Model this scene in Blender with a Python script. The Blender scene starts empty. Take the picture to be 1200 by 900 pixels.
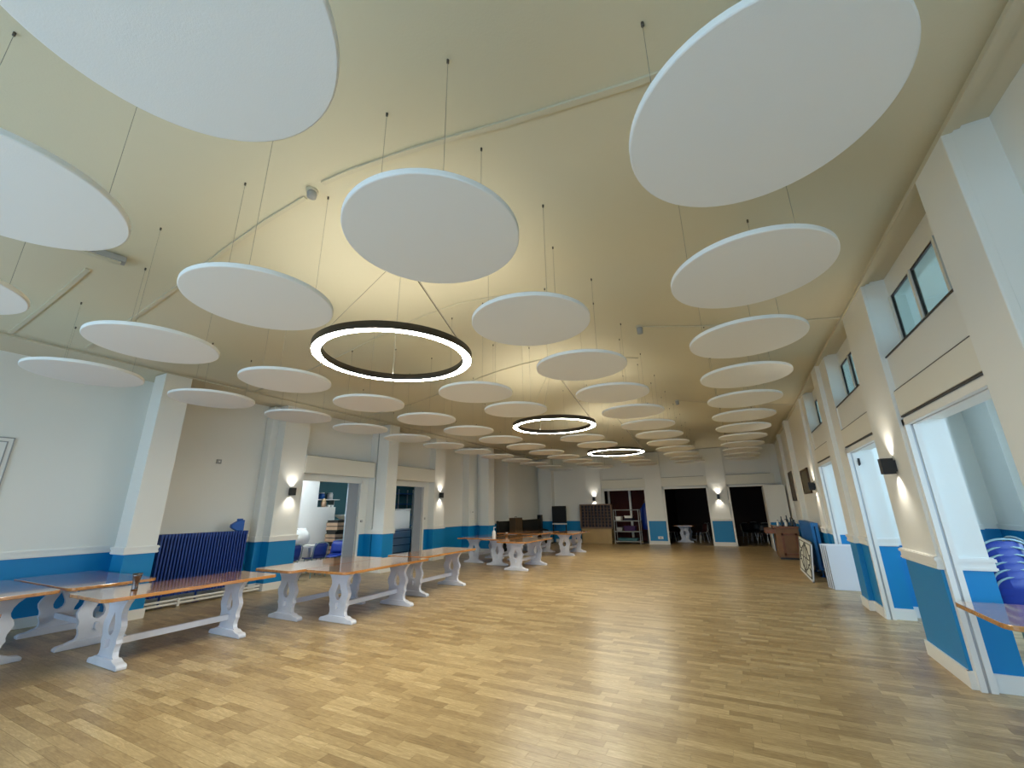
import bpy, bmesh, math, random
from mathutils import Matrix, Vector
random.seed(7)
R = math.radians
PI = math.pi
scene = bpy.context.scene
C = scene.collection

# ------------------------------------------------------------------ camera, world, exposure
CAMP = Vector((0.0, 0.0, 1.6))
FW = Vector((-0.44137645, 0.85021115, 0.28692826))
RT = Vector((0.88543498, 0.46453861, -0.01444876))
UP = Vector((0.14557375, -0.24767898, 0.9578431))
FPX = 488.46
cd = bpy.data.cameras.new('camera')
cam = bpy.data.objects.new('camera', cd)
C.objects.link(cam)
cd.sensor_width = 36.0
cd.lens = FPX * 36.0 / 1200.0
cd.clip_start = 0.05
cd.clip_end = 200
cam.matrix_world = Matrix(((RT.x, UP.x, -FW.x, CAMP.x), (RT.y, UP.y, -FW.y, CAMP.y), (RT.z, UP.z, -FW.z, CAMP.z), (0, 0, 0, 1)))
scene.camera = cam

SKY = 3.9            # overcast daylight
RING = 50.0           # ring lamp diffusers
SCONCE = 13.0
world = bpy.data.worlds.new('world')
scene.world = world
world.use_nodes = True
bg = world.node_tree.nodes['Background']
bg.inputs[0].default_value = (0.50, 0.75, 1.0, 1)
bg.inputs[1].default_value = SKY
vs = scene.view_settings
vs.view_transform = 'Standard'
vs.look = 'None'
vs.exposure = 0.6
vs.gamma = 1.0
vs.use_curve_mapping = False
scene.cycles.max_bounces = 8
scene.cycles.diffuse_bounces = 6
scene.cycles.glossy_bounces = 3
scene.cycles.transmission_bounces = 4
scene.cycles.caustics_reflective = False
scene.cycles.caustics_refractive = False
scene.cycles.sample_clamp_indirect = 6.0


def portal(name, loc, rot, sx, sy):
    """light portal in a real window opening: guides sampling of the sky, emits nothing itself"""
    l = bpy.data.lights.new(name, 'AREA')
    l.shape = 'RECTANGLE'
    l.size = sx
    l.size_y = sy
    l.cycles.is_portal = True
    o = bpy.data.objects.new(name, l)
    o.location = loc
    o.rotation_euler = rot
    C.objects.link(o)
    return o


# windows of the end wall behind the camera and of the side lobby
END_WIN = [(-9.2, -6.9), (-6.6, -4.3), (-4.0, -1.7), (-1.4, 0.9)]
END_Z = (0.1, 2.7)
LOB_WIN = [(-2.2, 0.4), (0.8, 3.4), (3.8, 6.4), (6.8, 9.4), (9.8, 12.2)]
LOB_Z = (0.5, 3.6)
for a, b in END_WIN:
    portal('window_daylight', ((a + b) / 2, -3.15, sum(END_Z) / 2), (R(90), 0, 0), b - a, END_Z[1] - END_Z[0])
for a, b in LOB_WIN:
    portal('window_daylight', (5.62, (a + b) / 2, sum(LOB_Z) / 2), (0, R(90), 0), LOB_Z[1] - LOB_Z[0], b - a)


# ------------------------------------------------------------------ materials
def new_mat(name):
    m = bpy.data.materials.new(name)
    m.use_nodes = True
    nt = m.node_tree
    return m, nt, nt.nodes['Principled BSDF']


def noise_bump(nt, b, scale, strength, dist=0.01):
    tc = nt.nodes.new('ShaderNodeNewGeometry')
    n = nt.nodes.new('ShaderNodeTexNoise')
    n.inputs['Scale'].default_value = scale
    n.inputs['Detail'].default_value = 4
    nt.links.new(tc.outputs['Position'], n.inputs['Vector'])
    bp = nt.nodes.new('ShaderNodeBump')
    bp.inputs['Strength'].default_value = strength
    bp.inputs['Distance'].default_value = dist
    nt.links.new(n.outputs['Fac'], bp.inputs['Height'])
    nt.links.new(bp.outputs['Normal'], b.inputs['Normal'])
    return n


def plain(name, col, rough=0.5, metal=0.0, bump=None, coat=0.0, var=0.0, emit=0.0):
    m, nt, b = new_mat(name)
    b.inputs['Base Color'].default_value = (*col, 1)
    b.inputs['Roughness'].default_value = rough
    b.inputs['Metallic'].default_value = metal
    b.inputs['Coat Weight'].default_value = coat
    b.inputs['Coat Roughness'].default_value = 0.08
    if bump:
        noise_bump(nt, b, bump[0], bump[1])
    if var:
        g = nt.nodes.new('ShaderNodeNewGeometry')
        n = nt.nodes.new('ShaderNodeTexNoise')
        n.inputs['Scale'].default_value = 3.0
        n.inputs['Detail'].default_value = 5
        nt.links.new(g.outputs['Position'], n.inputs['Vector'])
        r = nt.nodes.new('ShaderNodeValToRGB')
        r.color_ramp.elements[0].color = (*[c * (1 - var) for c in col], 1)
        r.color_ramp.elements[1].color = (*[min(1, c * (1 + var)) for c in col], 1)
        r.color_ramp.elements[0].position = 0.3
        r.color_ramp.elements[1].position = 0.7
        nt.links.new(n.outputs['Fac'], r.inputs['Fac'])
        nt.links.new(r.outputs['Color'], b.inputs['Base Color'])
    if emit:
        b.inputs['Emission Color'].default_value = (*col, 1)
        b.inputs['Emission Strength'].default_value = emit
    return m


WHITE_PAINT = (0.80, 0.80, 0.755)
BLUE_PAINT = (0.0, 0.225, 0.52)
M = {}


def dado_paint():
    m, nt, b = new_mat('wall_paint_with_blue_dado')
    g = nt.nodes.new('ShaderNodeNewGeometry')
    s = nt.nodes.new('ShaderNodeSeparateXYZ')
    nt.links.new(g.outputs['Position'], s.inputs[0])
    cmp_ = nt.nodes.new('ShaderNodeMath')
    cmp_.operation = 'LESS_THAN'
    cmp_.inputs[1].default_value = 0.99
    nt.links.new(s.outputs['Z'], cmp_.inputs[0])
    mx = nt.nodes.new('ShaderNodeMix')
    mx.data_type = 'RGBA'
    mx.inputs[6].default_value = (*WHITE_PAINT, 1)
    mx.inputs[7].default_value = (*BLUE_PAINT, 1)
    nt.links.new(cmp_.outputs[0], mx.inputs[0])
    nt.links.new(mx.outputs[2], b.inputs['Base Color'])
    b.inputs['Roughness'].default_value = 0.45
    noise_bump(nt, b, 40, 0.06)
    return m


M['wall'] = dado_paint()
M['white'] = plain('white_paint', (0.82, 0.81, 0.77), 0.4)
M['cream_box'] = plain('cream_painted_board', (0.78, 0.76, 0.67), 0.45)
M['ceiling'] = plain('cream_ceiling_plaster', (0.67, 0.62, 0.46), 0.7, bump=(60, 0.12))
M['ceiling_trim'] = plain('cream_trim', (0.62, 0.57, 0.43), 0.6)
M['disc'] = plain('white_acoustic_fleece', (0.84, 0.85, 0.83), 0.9, bump=(180, 0.1))
M['cable'] = plain('steel_cable', (0.36, 0.34, 0.28), 0.45, 0.4)
M['anchor'] = plain('dark_anchor', (0.12, 0.10, 0.08), 0.5, 0.5)
M['ring_metal'] = plain('dark_bronze_metal', (0.05, 0.04, 0.03), 0.45, 0.5)
M['black'] = plain('black_metal', (0.012, 0.012, 0.013), 0.4)
M['grey'] = plain('grey_plastic', (0.35, 0.35, 0.34), 0.5)
M['grey_panel'] = plain('grey_sliding_door', (0.30, 0.34, 0.40), 0.5)
M['alu'] = plain('aluminium', (0.55, 0.56, 0.58), 0.35, 0.7)
M['radiator'] = plain('blue_radiator_enamel', (0.008, 0.045, 0.27), 0.35)
M['radiator_light'] = plain('light_blue_radiator_enamel', (0.01, 0.15, 0.45), 0.35)
M['blue_plastic'] = plain('blue_plastic', (0.002, 0.03, 0.27), 0.4)
M['mid_blue_plastic'] = plain('mid_blue_plastic', (0.01, 0.10, 0.42), 0.4)
M['tube'] = plain('grey_green_tube', (0.22, 0.33, 0.36), 0.35, 0.4)
M['leg_paint'] = plain('pale_lilac_grey_paint', (0.66, 0.68, 0.76), 0.5, var=0.10)
M['dark_frame_shadow'] = plain('dark_brown_frame_and_shadow', (0.018, 0.014, 0.013), 0.4)  # window frames and sills, also the strips that imitate shadow
M['teal'] = plain('dark_teal_wall', (0.04, 0.14, 0.165), 0.6)
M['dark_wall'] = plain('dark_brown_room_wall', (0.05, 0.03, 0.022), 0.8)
M['dark_red'] = plain('dark_red_curtain', (0.05, 0.008, 0.006), 0.9)
M['dark_wood'] = plain('dark_stained_wood', (0.011, 0.010, 0.007), 0.6, var=0.3)
M['screen_black'] = plain('black_display_glass', (0.003, 0.004, 0.004), 0.55)
M['beige'] = plain('beige_board', (0.46, 0.33, 0.16), 0.6, var=0.06)
M['lattice'] = plain('brown_lattice_wood', (0.20, 0.13, 0.09), 0.6)
M['night'] = plain('dark_violet_backing', (0.012, 0.010, 0.026), 0.6)
M['oak_red'] = plain('red_brown_wood', (0.22, 0.075, 0.025), 0.35, var=0.15)
M['oak'] = plain('counter_oak', (0.24, 0.11, 0.035), 0.4, var=0.18)
M['board_white'] = plain('white_laminate', (0.74, 0.77, 0.83), 0.3)
M['yellow'] = plain('pale_yellow_board', (0.75, 0.60, 0.20), 0.5)
M['ink'] = plain('black_ink', (0.02, 0.02, 0.02), 0.5)
M['board_cream'] = plain('off_white_board', (0.75, 0.76, 0.68), 0.5)
M['frame_brown'] = plain('brown_picture_frame', (0.07, 0.04, 0.015), 0.5)
M['picture_olive'] = plain('olive_picture', (0.12, 0.10, 0.05), 0.5, var=0.5)
M['red'] = plain('red_plastic', (0.25, 0.02, 0.015), 0.4)
M['bag'] = plain('translucent_white_bag', (0.62, 0.64, 0.62), 0.35, bump=(14, 0.8))
M['carton'] = plain('brown_crate_wood', (0.36, 0.24, 0.15), 0.7, var=0.2)
M['steel'] = plain('brushed_steel', (0.5, 0.53, 0.56), 0.3, 0.8)
M['cup_dark'] = plain('dark_tinted_metal', (0.16, 0.13, 0.12), 0.12, 0.9)
M['bottle_blue'] = plain('dark_blue_glass', (0.02, 0.05, 0.09), 0.15)
M['purple'] = plain('purple_cloth', (0.05, 0.02, 0.09), 0.8)
M['wood_foot'] = plain('pale_wood', (0.5, 0.36, 0.2), 0.5)


def wood(name, c0, c1, rough, coat, scale=(0.6, 9, 9), axis='Y'):
    """varnished boards: grain runs along the local Y axis"""
    m, nt, b = new_mat(name)
    tc = nt.nodes.new('ShaderNodeTexCoord')
    mp = nt.nodes.new('ShaderNodeMapping')
    mp.inputs['Scale'].default_value = (9, 0.8, 9)
    nt.links.new(tc.outputs['Object'], mp.inputs[0])
    oi = nt.nodes.new('ShaderNodeObjectInfo')
    n = nt.nodes.new('ShaderNodeTexNoise')
    n.noise_dimensions = '4D'
    n.inputs['Scale'].default_value = 2.2
    n.inputs['Detail'].default_value = 8
    n.inputs['Distortion'].default_value = 0.6
    ml = nt.nodes.new('ShaderNodeMath')
    ml.operation = 'MULTIPLY'
    ml.inputs[1].default_value = 40
    nt.links.new(oi.outputs['Random'], ml.inputs[0])
    nt.links.new(ml.outputs[0], n.inputs['W'])
    nt.links.new(mp.outputs[0], n.inputs['Vector'])
    r = nt.nodes.new('ShaderNodeValToRGB')
    r.color_ramp.elements[0].position = 0.3
    r.color_ramp.elements[1].position = 0.72
    r.color_ramp.elements[0].color = (*c0, 1)
    r.color_ramp.elements[1].color = (*c1, 1)
    nt.links.new(n.outputs['Fac'], r.inputs['Fac'])
    nt.links.new(r.outputs['Color'], b.inputs['Base Color'])
    b.inputs['Roughness'].default_value = rough
    b.inputs['Coat Weight'].default_value = coat
    b.inputs['Coat Roughness'].default_value = 0.06
    return m


M['table_wood'] = wood('varnished_oak_tabletop', (0.34, 0.13, 0.03), (0.62, 0.29, 0.09), 0.15, 1.0)
M['table_edge'] = plain('varnished_edge', (0.28, 0.11, 0.03), 0.3)


def plank_mat(name, pattern):
    m, nt, b = new_mat(name)
    g = nt.nodes.new('ShaderNodeNewGeometry')
    mp = nt.nodes.new('ShaderNodeMapping')
    mp.inputs['Scale'].default_value = (4.5, 34, 34)
    nt.links.new(g.outputs['Position'], mp.inputs[0])
    rnd = nt.nodes.new('ShaderNodeMath')
    rnd.operation = 'FRACT'
    if pattern:
        br = nt.nodes.new('ShaderNodeTexBrick')
        br.inputs['Scale'].default_value = 1.0
        br.inputs['Brick Width'].default_value = 0.4
        br.inputs['Row Height'].default_value = 0.09
        br.inputs['Mortar Size'].default_value = 0.0
        br.inputs['Color1'].default_value = (0, 0, 0, 1)
        br.inputs['Color2'].default_value = (1, 1, 1, 1)
        nt.links.new(g.outputs['Position'], br.inputs['Vector'])
        nt.links.new(br.outputs['Color'], rnd.inputs[0])
        src = br.outputs['Color']
    else:
        oi = nt.nodes.new('ShaderNodeObjectInfo')
        ad = nt.nodes.new('ShaderNodeMath')
        ad.operation = 'ADD'
        nt.links.new(g.outputs['Random Per Island'], ad.inputs[0])
        nt.links.new(oi.outputs['Random'], ad.inputs[1])
        nt.links.new(ad.outputs[0], rnd.inputs[0])
        src = rnd.outputs[0]
    n = nt.nodes.new('ShaderNodeTexNoise')
    n.noise_dimensions = '4D'
    n.inputs['Scale'].default_value = 1.6
    n.inputs['Detail'].default_value = 7
    n.inputs['Roughness'].default_value = 0.65
    n.inputs['Distortion'].default_value = 1.2
    w = nt.nodes.new('ShaderNodeMath')
    w.operation = 'MULTIPLY'
    w.inputs[1].default_value = 60
    nt.links.new(src, w.inputs[0])
    nt.links.new(w.outputs[0], n.inputs['W'])
    nt.links.new(mp.outputs[0], n.inputs['Vector'])
    mix = nt.nodes.new('ShaderNodeMath')
    mix.operation = 'MULTIPLY_ADD'
    mix.inputs[1].default_value = 0.40
    nt.links.new(src, mix.inputs[0])
    m2 = nt.nodes.new('ShaderNodeMath')
    m2.operation = 'MULTIPLY'
    m2.operation = 'MULTIPLY_ADD'
    m2.inputs[1].default_value = 1.25
    m2.inputs[2].default_value = -0.22
    nt.links.new(n.outputs['Fac'], m2.inputs[0])
    nt.links.new(m2.outputs[0], mix.inputs[2])
    r = nt.nodes.new('ShaderNodeValToRGB')
    e = r.color_ramp.elements
    e[0].position = 0.15
    e[0].color = (0.19, 0.115, 0.048, 1)
    e[1].position = 1.0
    e[1].color = (0.63, 0.485, 0.268, 1)
    k = e.new(0.45)
    k.color = (0.32, 0.217, 0.10, 1)
    k = e.new(0.75)
    k.color = (0.45, 0.324, 0.16, 1)
    nt.links.new(mix.outputs[0], r.inputs['Fac'])
    nt.links.new(r.outputs['Color'], b.inputs['Base Color'])
    b.inputs['Roughness'].default_value = 0.30
    b.inputs['Specular IOR Level'].default_value = 0.5
    return m


M['plank'] = plank_mat('oak_plank_vinyl', False)
M['plank_print'] = plank_mat('oak_plank_vinyl_far', True)
M['joint'] = plain('dark_plank_joint', (0.10, 0.06, 0.03), 0.8)


def emitter(name, col, strength):
    m = bpy.data.materials.new(name)
    m.use_nodes = True
    nt = m.node_tree
    nt.nodes.clear()
    o = nt.nodes.new('ShaderNodeOutputMaterial')
    e = nt.nodes.new('ShaderNodeEmission')
    e.inputs[0].default_value = (*col, 1)
    e.inputs[1].default_value = strength
    nt.links.new(e.outputs[0], o.inputs[0])
    return m


M['led'] = emitter('warm_led_diffuser', (1.0, 0.955, 0.80), RING)
M['led_up'] = emitter('warm_led_uplight', (1.0, 0.955, 0.80), RING * 0.3)
M['annex_fill'] = emitter('added_cool_fill', (0.80, 0.90, 1.0), 40.0)  # glow of the unseen panels added to brighten the kitchen room


def glass():
    m, nt, b = new_mat('grey_green_glass')
    nt.nodes.remove(b)
    out = nt.nodes['Material Output']
    t = nt.nodes.new('ShaderNodeBsdfTransparent')
    t.inputs[0].default_value = (0.66, 0.74, 0.72, 1)
    g = nt.nodes.new('ShaderNodeBsdfGlossy')
    g.inputs[0].default_value = (0.9, 0.95, 0.95, 1)
    g.inputs['Roughness'].default_value = 0.08
    mx = nt.nodes.new('ShaderNodeMixShader')
    mx.inputs[0].default_value = 0.14
    nt.links.new(t.outputs[0], mx.inputs[1])
    nt.links.new(g.outputs[0], mx.inputs[2])
    nt.links.new(mx.outputs[0], out.inputs[0])
    return m


M['glass'] = glass()


# ------------------------------------------------------------------ mesh helpers
class MB:
    def __init__(self):
        self.v = []
        self.f = []
        self.sm = []

    def _add(self, vs, fs, smooth=False):
        k = len(self.v)
        self.v += [tuple(p) for p in vs]
        self.f += [tuple(i + k for i in f) for f in fs]
        self.sm += [smooth] * len(fs)
        return self

    def box(self, x0, x1, y0, y1, z0, z1):
        vs = [(x, y, z) for z in (z0, z1) for y in (y0, y1) for x in (x0, x1)]
        fs = [(0, 2, 3, 1), (4, 5, 7, 6), (0, 1, 5, 4), (2, 6, 7, 3), (0, 4, 6, 2), (1, 3, 7, 5)]
        return self._add(vs, fs)

    def cbox(self, c, s):
        return self.box(c[0] - s[0] / 2, c[0] + s[0] / 2, c[1] - s[1] / 2, c[1] + s[1] / 2, c[2] - s[2] / 2, c[2] + s[2] / 2)

    def prism(self, pts, axis, a, b):
        """polygon (2D points) extruded along axis from a to b; 2D order: X->(y,z) Y->(x,z) Z->(x,y)"""
        def P(p, t):
            return {'X': (t, p[0], p[1]), 'Y': (p[0], t, p[1]), 'Z': (p[0], p[1], t)}[axis]
        n = len(pts)
        vs = [P(p, a) for p in pts] + [P(p, b) for p in pts]
        fs = [tuple(range(n))[::-1], tuple(range(n, 2 * n))]
        fs += [(i, (i + 1) % n, n + (i + 1) % n, n + i) for i in range(n)]
        return self._add(vs, fs)

    def tube(self, pts, r, n=8, cap=True, smooth=True):
        pts = [Vector(p) for p in pts]
        rs = r if isinstance(r, (list, tuple)) else [r] * len(pts)
        vs = []
        prev = None
        for i, p in enumerate(pts):
            d = (pts[min(i + 1, len(pts) - 1)] - pts[max(i - 1, 0)]).normalized()
            if prev is None:
                a = d.orthogonal().normalized()
            else:
                a = (prev - d * prev.dot(d))
                a = a.normalized() if a.length > 1e-6 else d.orthogonal().normalized()
            prev = a
            b = d.cross(a)
            for k in range(n):
                t = 2 * PI * k / n
                vs.append(p + (a * math.cos(t) + b * math.sin(t)) * rs[i])
        fs = []
        for i in range(len(pts) - 1):
            for k in range(n):
                fs.append((i * n + k, i * n + (k + 1) % n, (i + 1) * n + (k + 1) % n, (i + 1) * n + k))
        self._add(vs, fs, smooth)
        if cap:
            m = len(pts) - 1
            self._add([vs[k] for k in range(n)], [tuple(range(n))[::-1]])
            self._add([vs[m * n + k] for k in range(n)], [tuple(range(n))])
        return self

    def lathe(self, prof, n=24, c=(0, 0, 0), smooth=True):
        vs = []
        fs = []
        for r, z in prof:
            for k in range(n):
                t = 2 * PI * k / n
                vs.append((c[0] + r * math.cos(t), c[1] + r * math.sin(t), c[2] + z))
        for i in range(len(prof) - 1):
            for k in range(n):
                fs.append((i * n + k, i * n + (k + 1) % n, (i + 1) * n + (k + 1) % n, (i + 1) * n + k))
        return self._add(vs, fs, smooth)

    def mesh(self, name):
        me = bpy.data.meshes.new(name)
        me.from_pydata(self.v, [], self.f)
        me.polygons.foreach_set('use_smooth', self.sm)
        me.update()
        bm = bmesh.new()
        bm.from_mesh(me)
        bmesh.ops.recalc_face_normals(bm, faces=bm.faces)
        bm.to_mesh(me)
        bm.free()
        return me

    def build(self, name, mat, parent=None, bevel=0.0):
        me = self.mesh(name)
        me.materials.append(M[mat] if isinstance(mat, str) else mat)
        o = bpy.data.objects.new(name, me)
        C.objects.link(o)
        if parent:
            o.parent = parent
        if bevel:
            b = o.modifiers.new('bevel', 'BEVEL')
            b.width = bevel
            b.segments = 2
            b.limit_method = 'ANGLE'
        return o


def tag(o, label=None, cat=None, group=None, kind=None):
    if label:
        o['label'] = label
    if cat:
        o['category'] = cat
    if group:
        o['group'] = group
    if kind:
        o['kind'] = kind
    return o


def thing(name, label, cat, loc=(0, 0, 0), rz=0.0, group=None):
    o = bpy.data.objects.new(name, None)
    o.empty_display_size = 0.1
    o.location = loc
    o.rotation_euler = (0, 0, rz)
    C.objects.link(o)
    return tag(o, label, cat, group)


def struct(name, mb, mat, label, cat, parent=None, bevel=0.0):
    o = mb.build(name, mat, parent, bevel)
    if not parent:
        tag(o, label, cat, kind='structure')
    return o


def copy_tree(o, parent=None):
    c = o.copy()
    C.objects.link(c)
    c.parent = parent
    for ch in list(o.children):
        copy_tree(ch, c)
    return c


# ------------------------------------------------------------------ levels of the hall
XR, XL, YB, YN = 1.65, -9.75, 20.5, -3.0     # wall face beside lobby, far side wall, end wall, wall behind the camera
EAVE = 4.06
XC = -3.58


def ceil_z(x, y):
    u = max(abs(x - XC), 5.22 - (YB - y))
    u = max(0.0, min(u, 5.22))
    pr = [(0, 4.85), (0.7, 4.80), (1.5, 4.67), (2.5, 4.45), (3.4, 4.28), (4.3, 4.16), (5.22, EAVE)]
    for (a, za), (b, zb) in zip(pr, pr[1:]):
        if u <= b:
            return za + (zb - za) * (u - a) / (b - a)
    return EAVE


# ------------------------------------------------------------------ floor
fb = MB()
fb.box(XL - 0.02, 1.98, YN - 0.2, YB + 0.02, -0.08, -0.003)
floor = struct('floor', fb, 'joint', 'oak strip floor of the hall in short staggered planks', 'floor')
lf = MB()
lf.box(1.98, 5.6, YN - 0.2, 14.6, -0.08, 0.0)
struct('floor_lobby', lf, 'plank_print', 'oak strip floor of the side lobby behind the open doorways', 'floor')
lf = MB()
lf.box(-14.0, XL - 0.02, 4.0, 17.0, -0.08, 0.0)
struct('floor_annex', lf, 'plank_print', 'wood floor of the kitchen room behind the sliding doors', 'floor')
lf = MB()
lf.box(-6.6, 1.98, YB + 0.02, 27.2, -0.08, 0.0)
struct('floor_dark_room', lf, 'plank_print', 'wood floor of the unlit rooms behind the end wall', 'floor')

PW = 0.09
LENS = (0.30, 0.36, 0.42)
GAP = 0.0012


def plank_mb(L, x=0, y=0, mb=None):
    mb = mb or MB()
    h = PW / 2 - GAP / 2
    k = L / 2 - GAP / 2
    return mb.box(x - k, x + k, y - h, y + h, -0.003, 0.0)


def px(P):
    d = Vector(P) - CAMP
    w = d.dot(FW)
    if w < 0.05:
        return None
    return 600 + FPX * d.dot(RT) / w, 450 - FPX * d.dot(UP) / w


planks = []
y = YN + PW / 2
while y < YB:
    x = XL + 0.01 - random.random() * 0.4
    while x < 1.97:
        L = random.choice(LENS)
        a, b = max(x, XL + 0.005), min(x + L, 1.975)
        if b - a > 0.04:
            planks.append(((a + b) / 2, y, b - a))
        x += L
    y += PW


def shows(p):
    q = px((p[0], p[1], 0))
    return q and 10 < q[0] < 1190 and q[1] < 895


near = sorted([p for p in planks if shows(p) and any(abs(p[2] - l) < 1e-6 for l in LENS)], key=lambda p: p[0] ** 2 + p[1] ** 2)[:300]
nearset = set(near)
pm = {}
for L in LENS:
    me = plank_mb(L).mesh('plank')
    me.materials.append(M['plank'])
    pm[L] = me
for p in near:
    L = min(LENS, key=lambda l: abs(l - p[2]))
    o = bpy.data.objects.new('plank', pm[L])
    o.location = (p[0], p[1], 0)
    C.objects.link(o)
    o.parent = floor
field = MB()
for p in planks:
    if p not in nearset:
        plank_mb(p[2], p[0], p[1], field)
me = bpy.data.meshes.new('plank_field')
me.from_pydata(field.v, [], field.f)
me.materials.append(M['plank'])
o = bpy.data.objects.new('plank_field', me)
C.objects.link(o)
o.parent = floor
o['kind'] = 'stuff'

# ------------------------------------------------------------------ ceiling
NX, NY = 48, 96
cm = MB()
xs = [-8.8 + (XR + 8.8) * i / NX for i in range(NX + 1)]
ys = [YN + (YB - YN) * j / NY for j in range(NY + 1)]
vs_ = [(x, y, ceil_z(x, y)) for y in ys for x in xs]
fs_ = [(j * (NX + 1) + i, (j + 1) * (NX + 1) + i, (j + 1) * (NX + 1) + i + 1, j * (NX + 1) + i + 1) for j in range(NY) for i in range(NX)]
me = bpy.data.meshes.new('ceiling')
me.from_pydata(vs_, [], fs_)
me.polygons.foreach_set('use_smooth', [True] * len(fs_))
me.materials.append(M['ceiling'])
ceiling = bpy.data.objects.new('ceiling', me)
C.objects.link(ceiling)
sd = ceiling.modifiers.new('thickness', 'SOLIDIFY')
sd.thickness = 0.08
sd.offset = -1.0
tag(ceiling, 'cream plaster ceiling rising gently to a soft ridge', 'ceiling', kind='structure')
MB().box(XR, 2.05, YN, YB, EAVE, EAVE + 0.1).box(XL - 0.2, -8.8, YN, YB, EAVE, EAVE + 0.1).box(XL - 0.2, 2.05, YB, YB + 0.3, EAVE, EAVE + 0.1).box(XL - 0.2, 2.05, YN - 0.2, YN, EAVE, EAVE + 0.1).build('soffit', 'ceiling_trim', ceiling)
MB().box(XR - 0.05, XR + 0.01, YN, YB, EAVE - 0.035, EAVE + 0.01).box(XR + 0.015, XR + 0.05, YN, YB, EAVE - 0.02, EAVE).build('eave_moulding', 'ceiling_trim', ceiling)
MB().box(-8.84, -8.79, YN, YB, EAVE - 0.025, EAVE + 0.01).build('eave_moulding', 'ceiling_trim', ceiling)


# ------------------------------------------------------------------ dado rails and skirtings
def rail_boxes(mb_rail, mb_skirt, segs):
    """segs: (x0,y0,x1,y1,nx,ny) wall runs with their outward normal"""
    for x0, y0, x1, y1, nx, ny in segs:
        def run(mb, t, za, zb):
            if nx:
                xa, xb = sorted((x0 - nx * 0.005, x0 + nx * t))
                ya, yb = sorted((y0, y1))
                mb.box(xa, xb, ya - t * 0.98, yb + t * 0.98, za, zb)
            else:
                ya, yb = sorted((y0 - ny * 0.005, y0 + ny * t))
                xa, xb = sorted((x0, x1))
                mb.box(xa - t * 0.98, xb + t * 0.98, ya, yb, za, zb)
        run(mb_rail, 0.022, 0.985, 1.10)
        run(mb_rail, 0.034, 1.062, 1.09)
        run(mb_rail, 0.030, 0.995, 1.012)
        run(mb_skirt, 0.02, 0.0, 0.145)


# ------------------------------------------------------------------ wall beside the lobby
HEAD = 2.42
SILL = 3.13
DOORS_R = [(3.90, 5.75), (6.75, 8.5), (9.45, 11.35)]
w = MB()
w.box(1.85, 2.05, YN, 3.4, 0, EAVE)
w.box(XR, 1.98, 3.4, 3.90, 0, EAVE)
w.box(XR, 1.98, 5.75, 6.75, 0, EAVE)
w.box(XR, 1.98, 8.5, 9.45, 0, EAVE)
w.box(XR, 1.98, 11.35, YB + 0.25, 0, EAVE)
WIN_Z = (3.25, 3.83)
for a, b in DOORS_R:
    w.box(XR + 0.02, 1.98, a, b, HEAD, SILL)
    w.box(1.84, 1.98, a, b, SILL, WIN_Z[0])
    w.box(1.84, 1.98, a, b, WIN_Z[1], EAVE)
wr = struct('wall_right', w, 'wall', 'white hall wall with blue dado, open doorways and clerestory windows', 'wall')
# pilasters proud of it
for a, b, x in [(3.40, 3.90, 1.60), (5.75, 6.75, 1.615), (9.0, 9.45, 1.58), (11.75, 12.3, 1.60), (14.72, 15.15, 1.52), (17.6, 18.0, 1.55)]:
    MB().box(x, XR + 0.005, a, b, 0, EAVE - 0.03).build('pilaster', 'wall', wr, 0.008)
rail, skirt = MB(), MB()
seg = [(1.85, YN, 1.85, 3.4, -1, 0), (1.60, 3.40, 1.60, 3.90, -1, 0), (1.615, 5.75, 1.615, 6.75, -1, 0), (1.615, 5.75, 1.97, 5.75, 0, -1), (XR, 8.5, 1.97, 8.5, 0, -1),
       (XR, 8.5, XR, 9.0, -1, 0), (1.58, 9.0, 1.58, 9.45, -1, 0), (1.58, 9.0, XR, 9.0, 0, -1), (XR, 11.35, 1.97, 11.35, 0, -1), (XR, 11.35, XR, 11.75, -1, 0),
       (1.6, 11.75, 1.6, 12.3, -1, 0), (XR, 12.3, XR, 14.72, -1, 0), (1.52, 14.72, 1.52, 15.15, -1, 0), (1.52, 14.72, XR, 14.72, 0, -1), (XR, 15.15, XR, 17.6, -1, 0),
       (1.55, 17.6, 1.55, 18.0, -1, 0), (XR, 18.0, XR, YB, -1, 0)]
rail_boxes(rail, skirt, seg)
rail.build('dado_rail', 'white', wr)
struct('baseboard_right', skirt, 'white', 'white skirting along the wall with the doorways', 'skirting')
# shutter boxes above the doorways, with dark strips standing in for the shade at their edges
for a, b in DOORS_R:
    MB().box(XR - 0.012, XR + 0.03, a + 0.02, b - 0.02, HEAD + 0.06, 2.74).build('shutter_box', 'cream_box', wr, 0.004)
    MB().box(XR - 0.005, XR + 0.03, a + 0.01, b - 0.01, HEAD + 0.044, HEAD + 0.06).build('shadow_strip', 'dark_frame_shadow', wr)
    MB().box(XR - 0.005, XR + 0.03, a + 0.02, b - 0.02, 2.74, 2.752).build('shadow_strip', 'dark_frame_shadow', wr)


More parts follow.
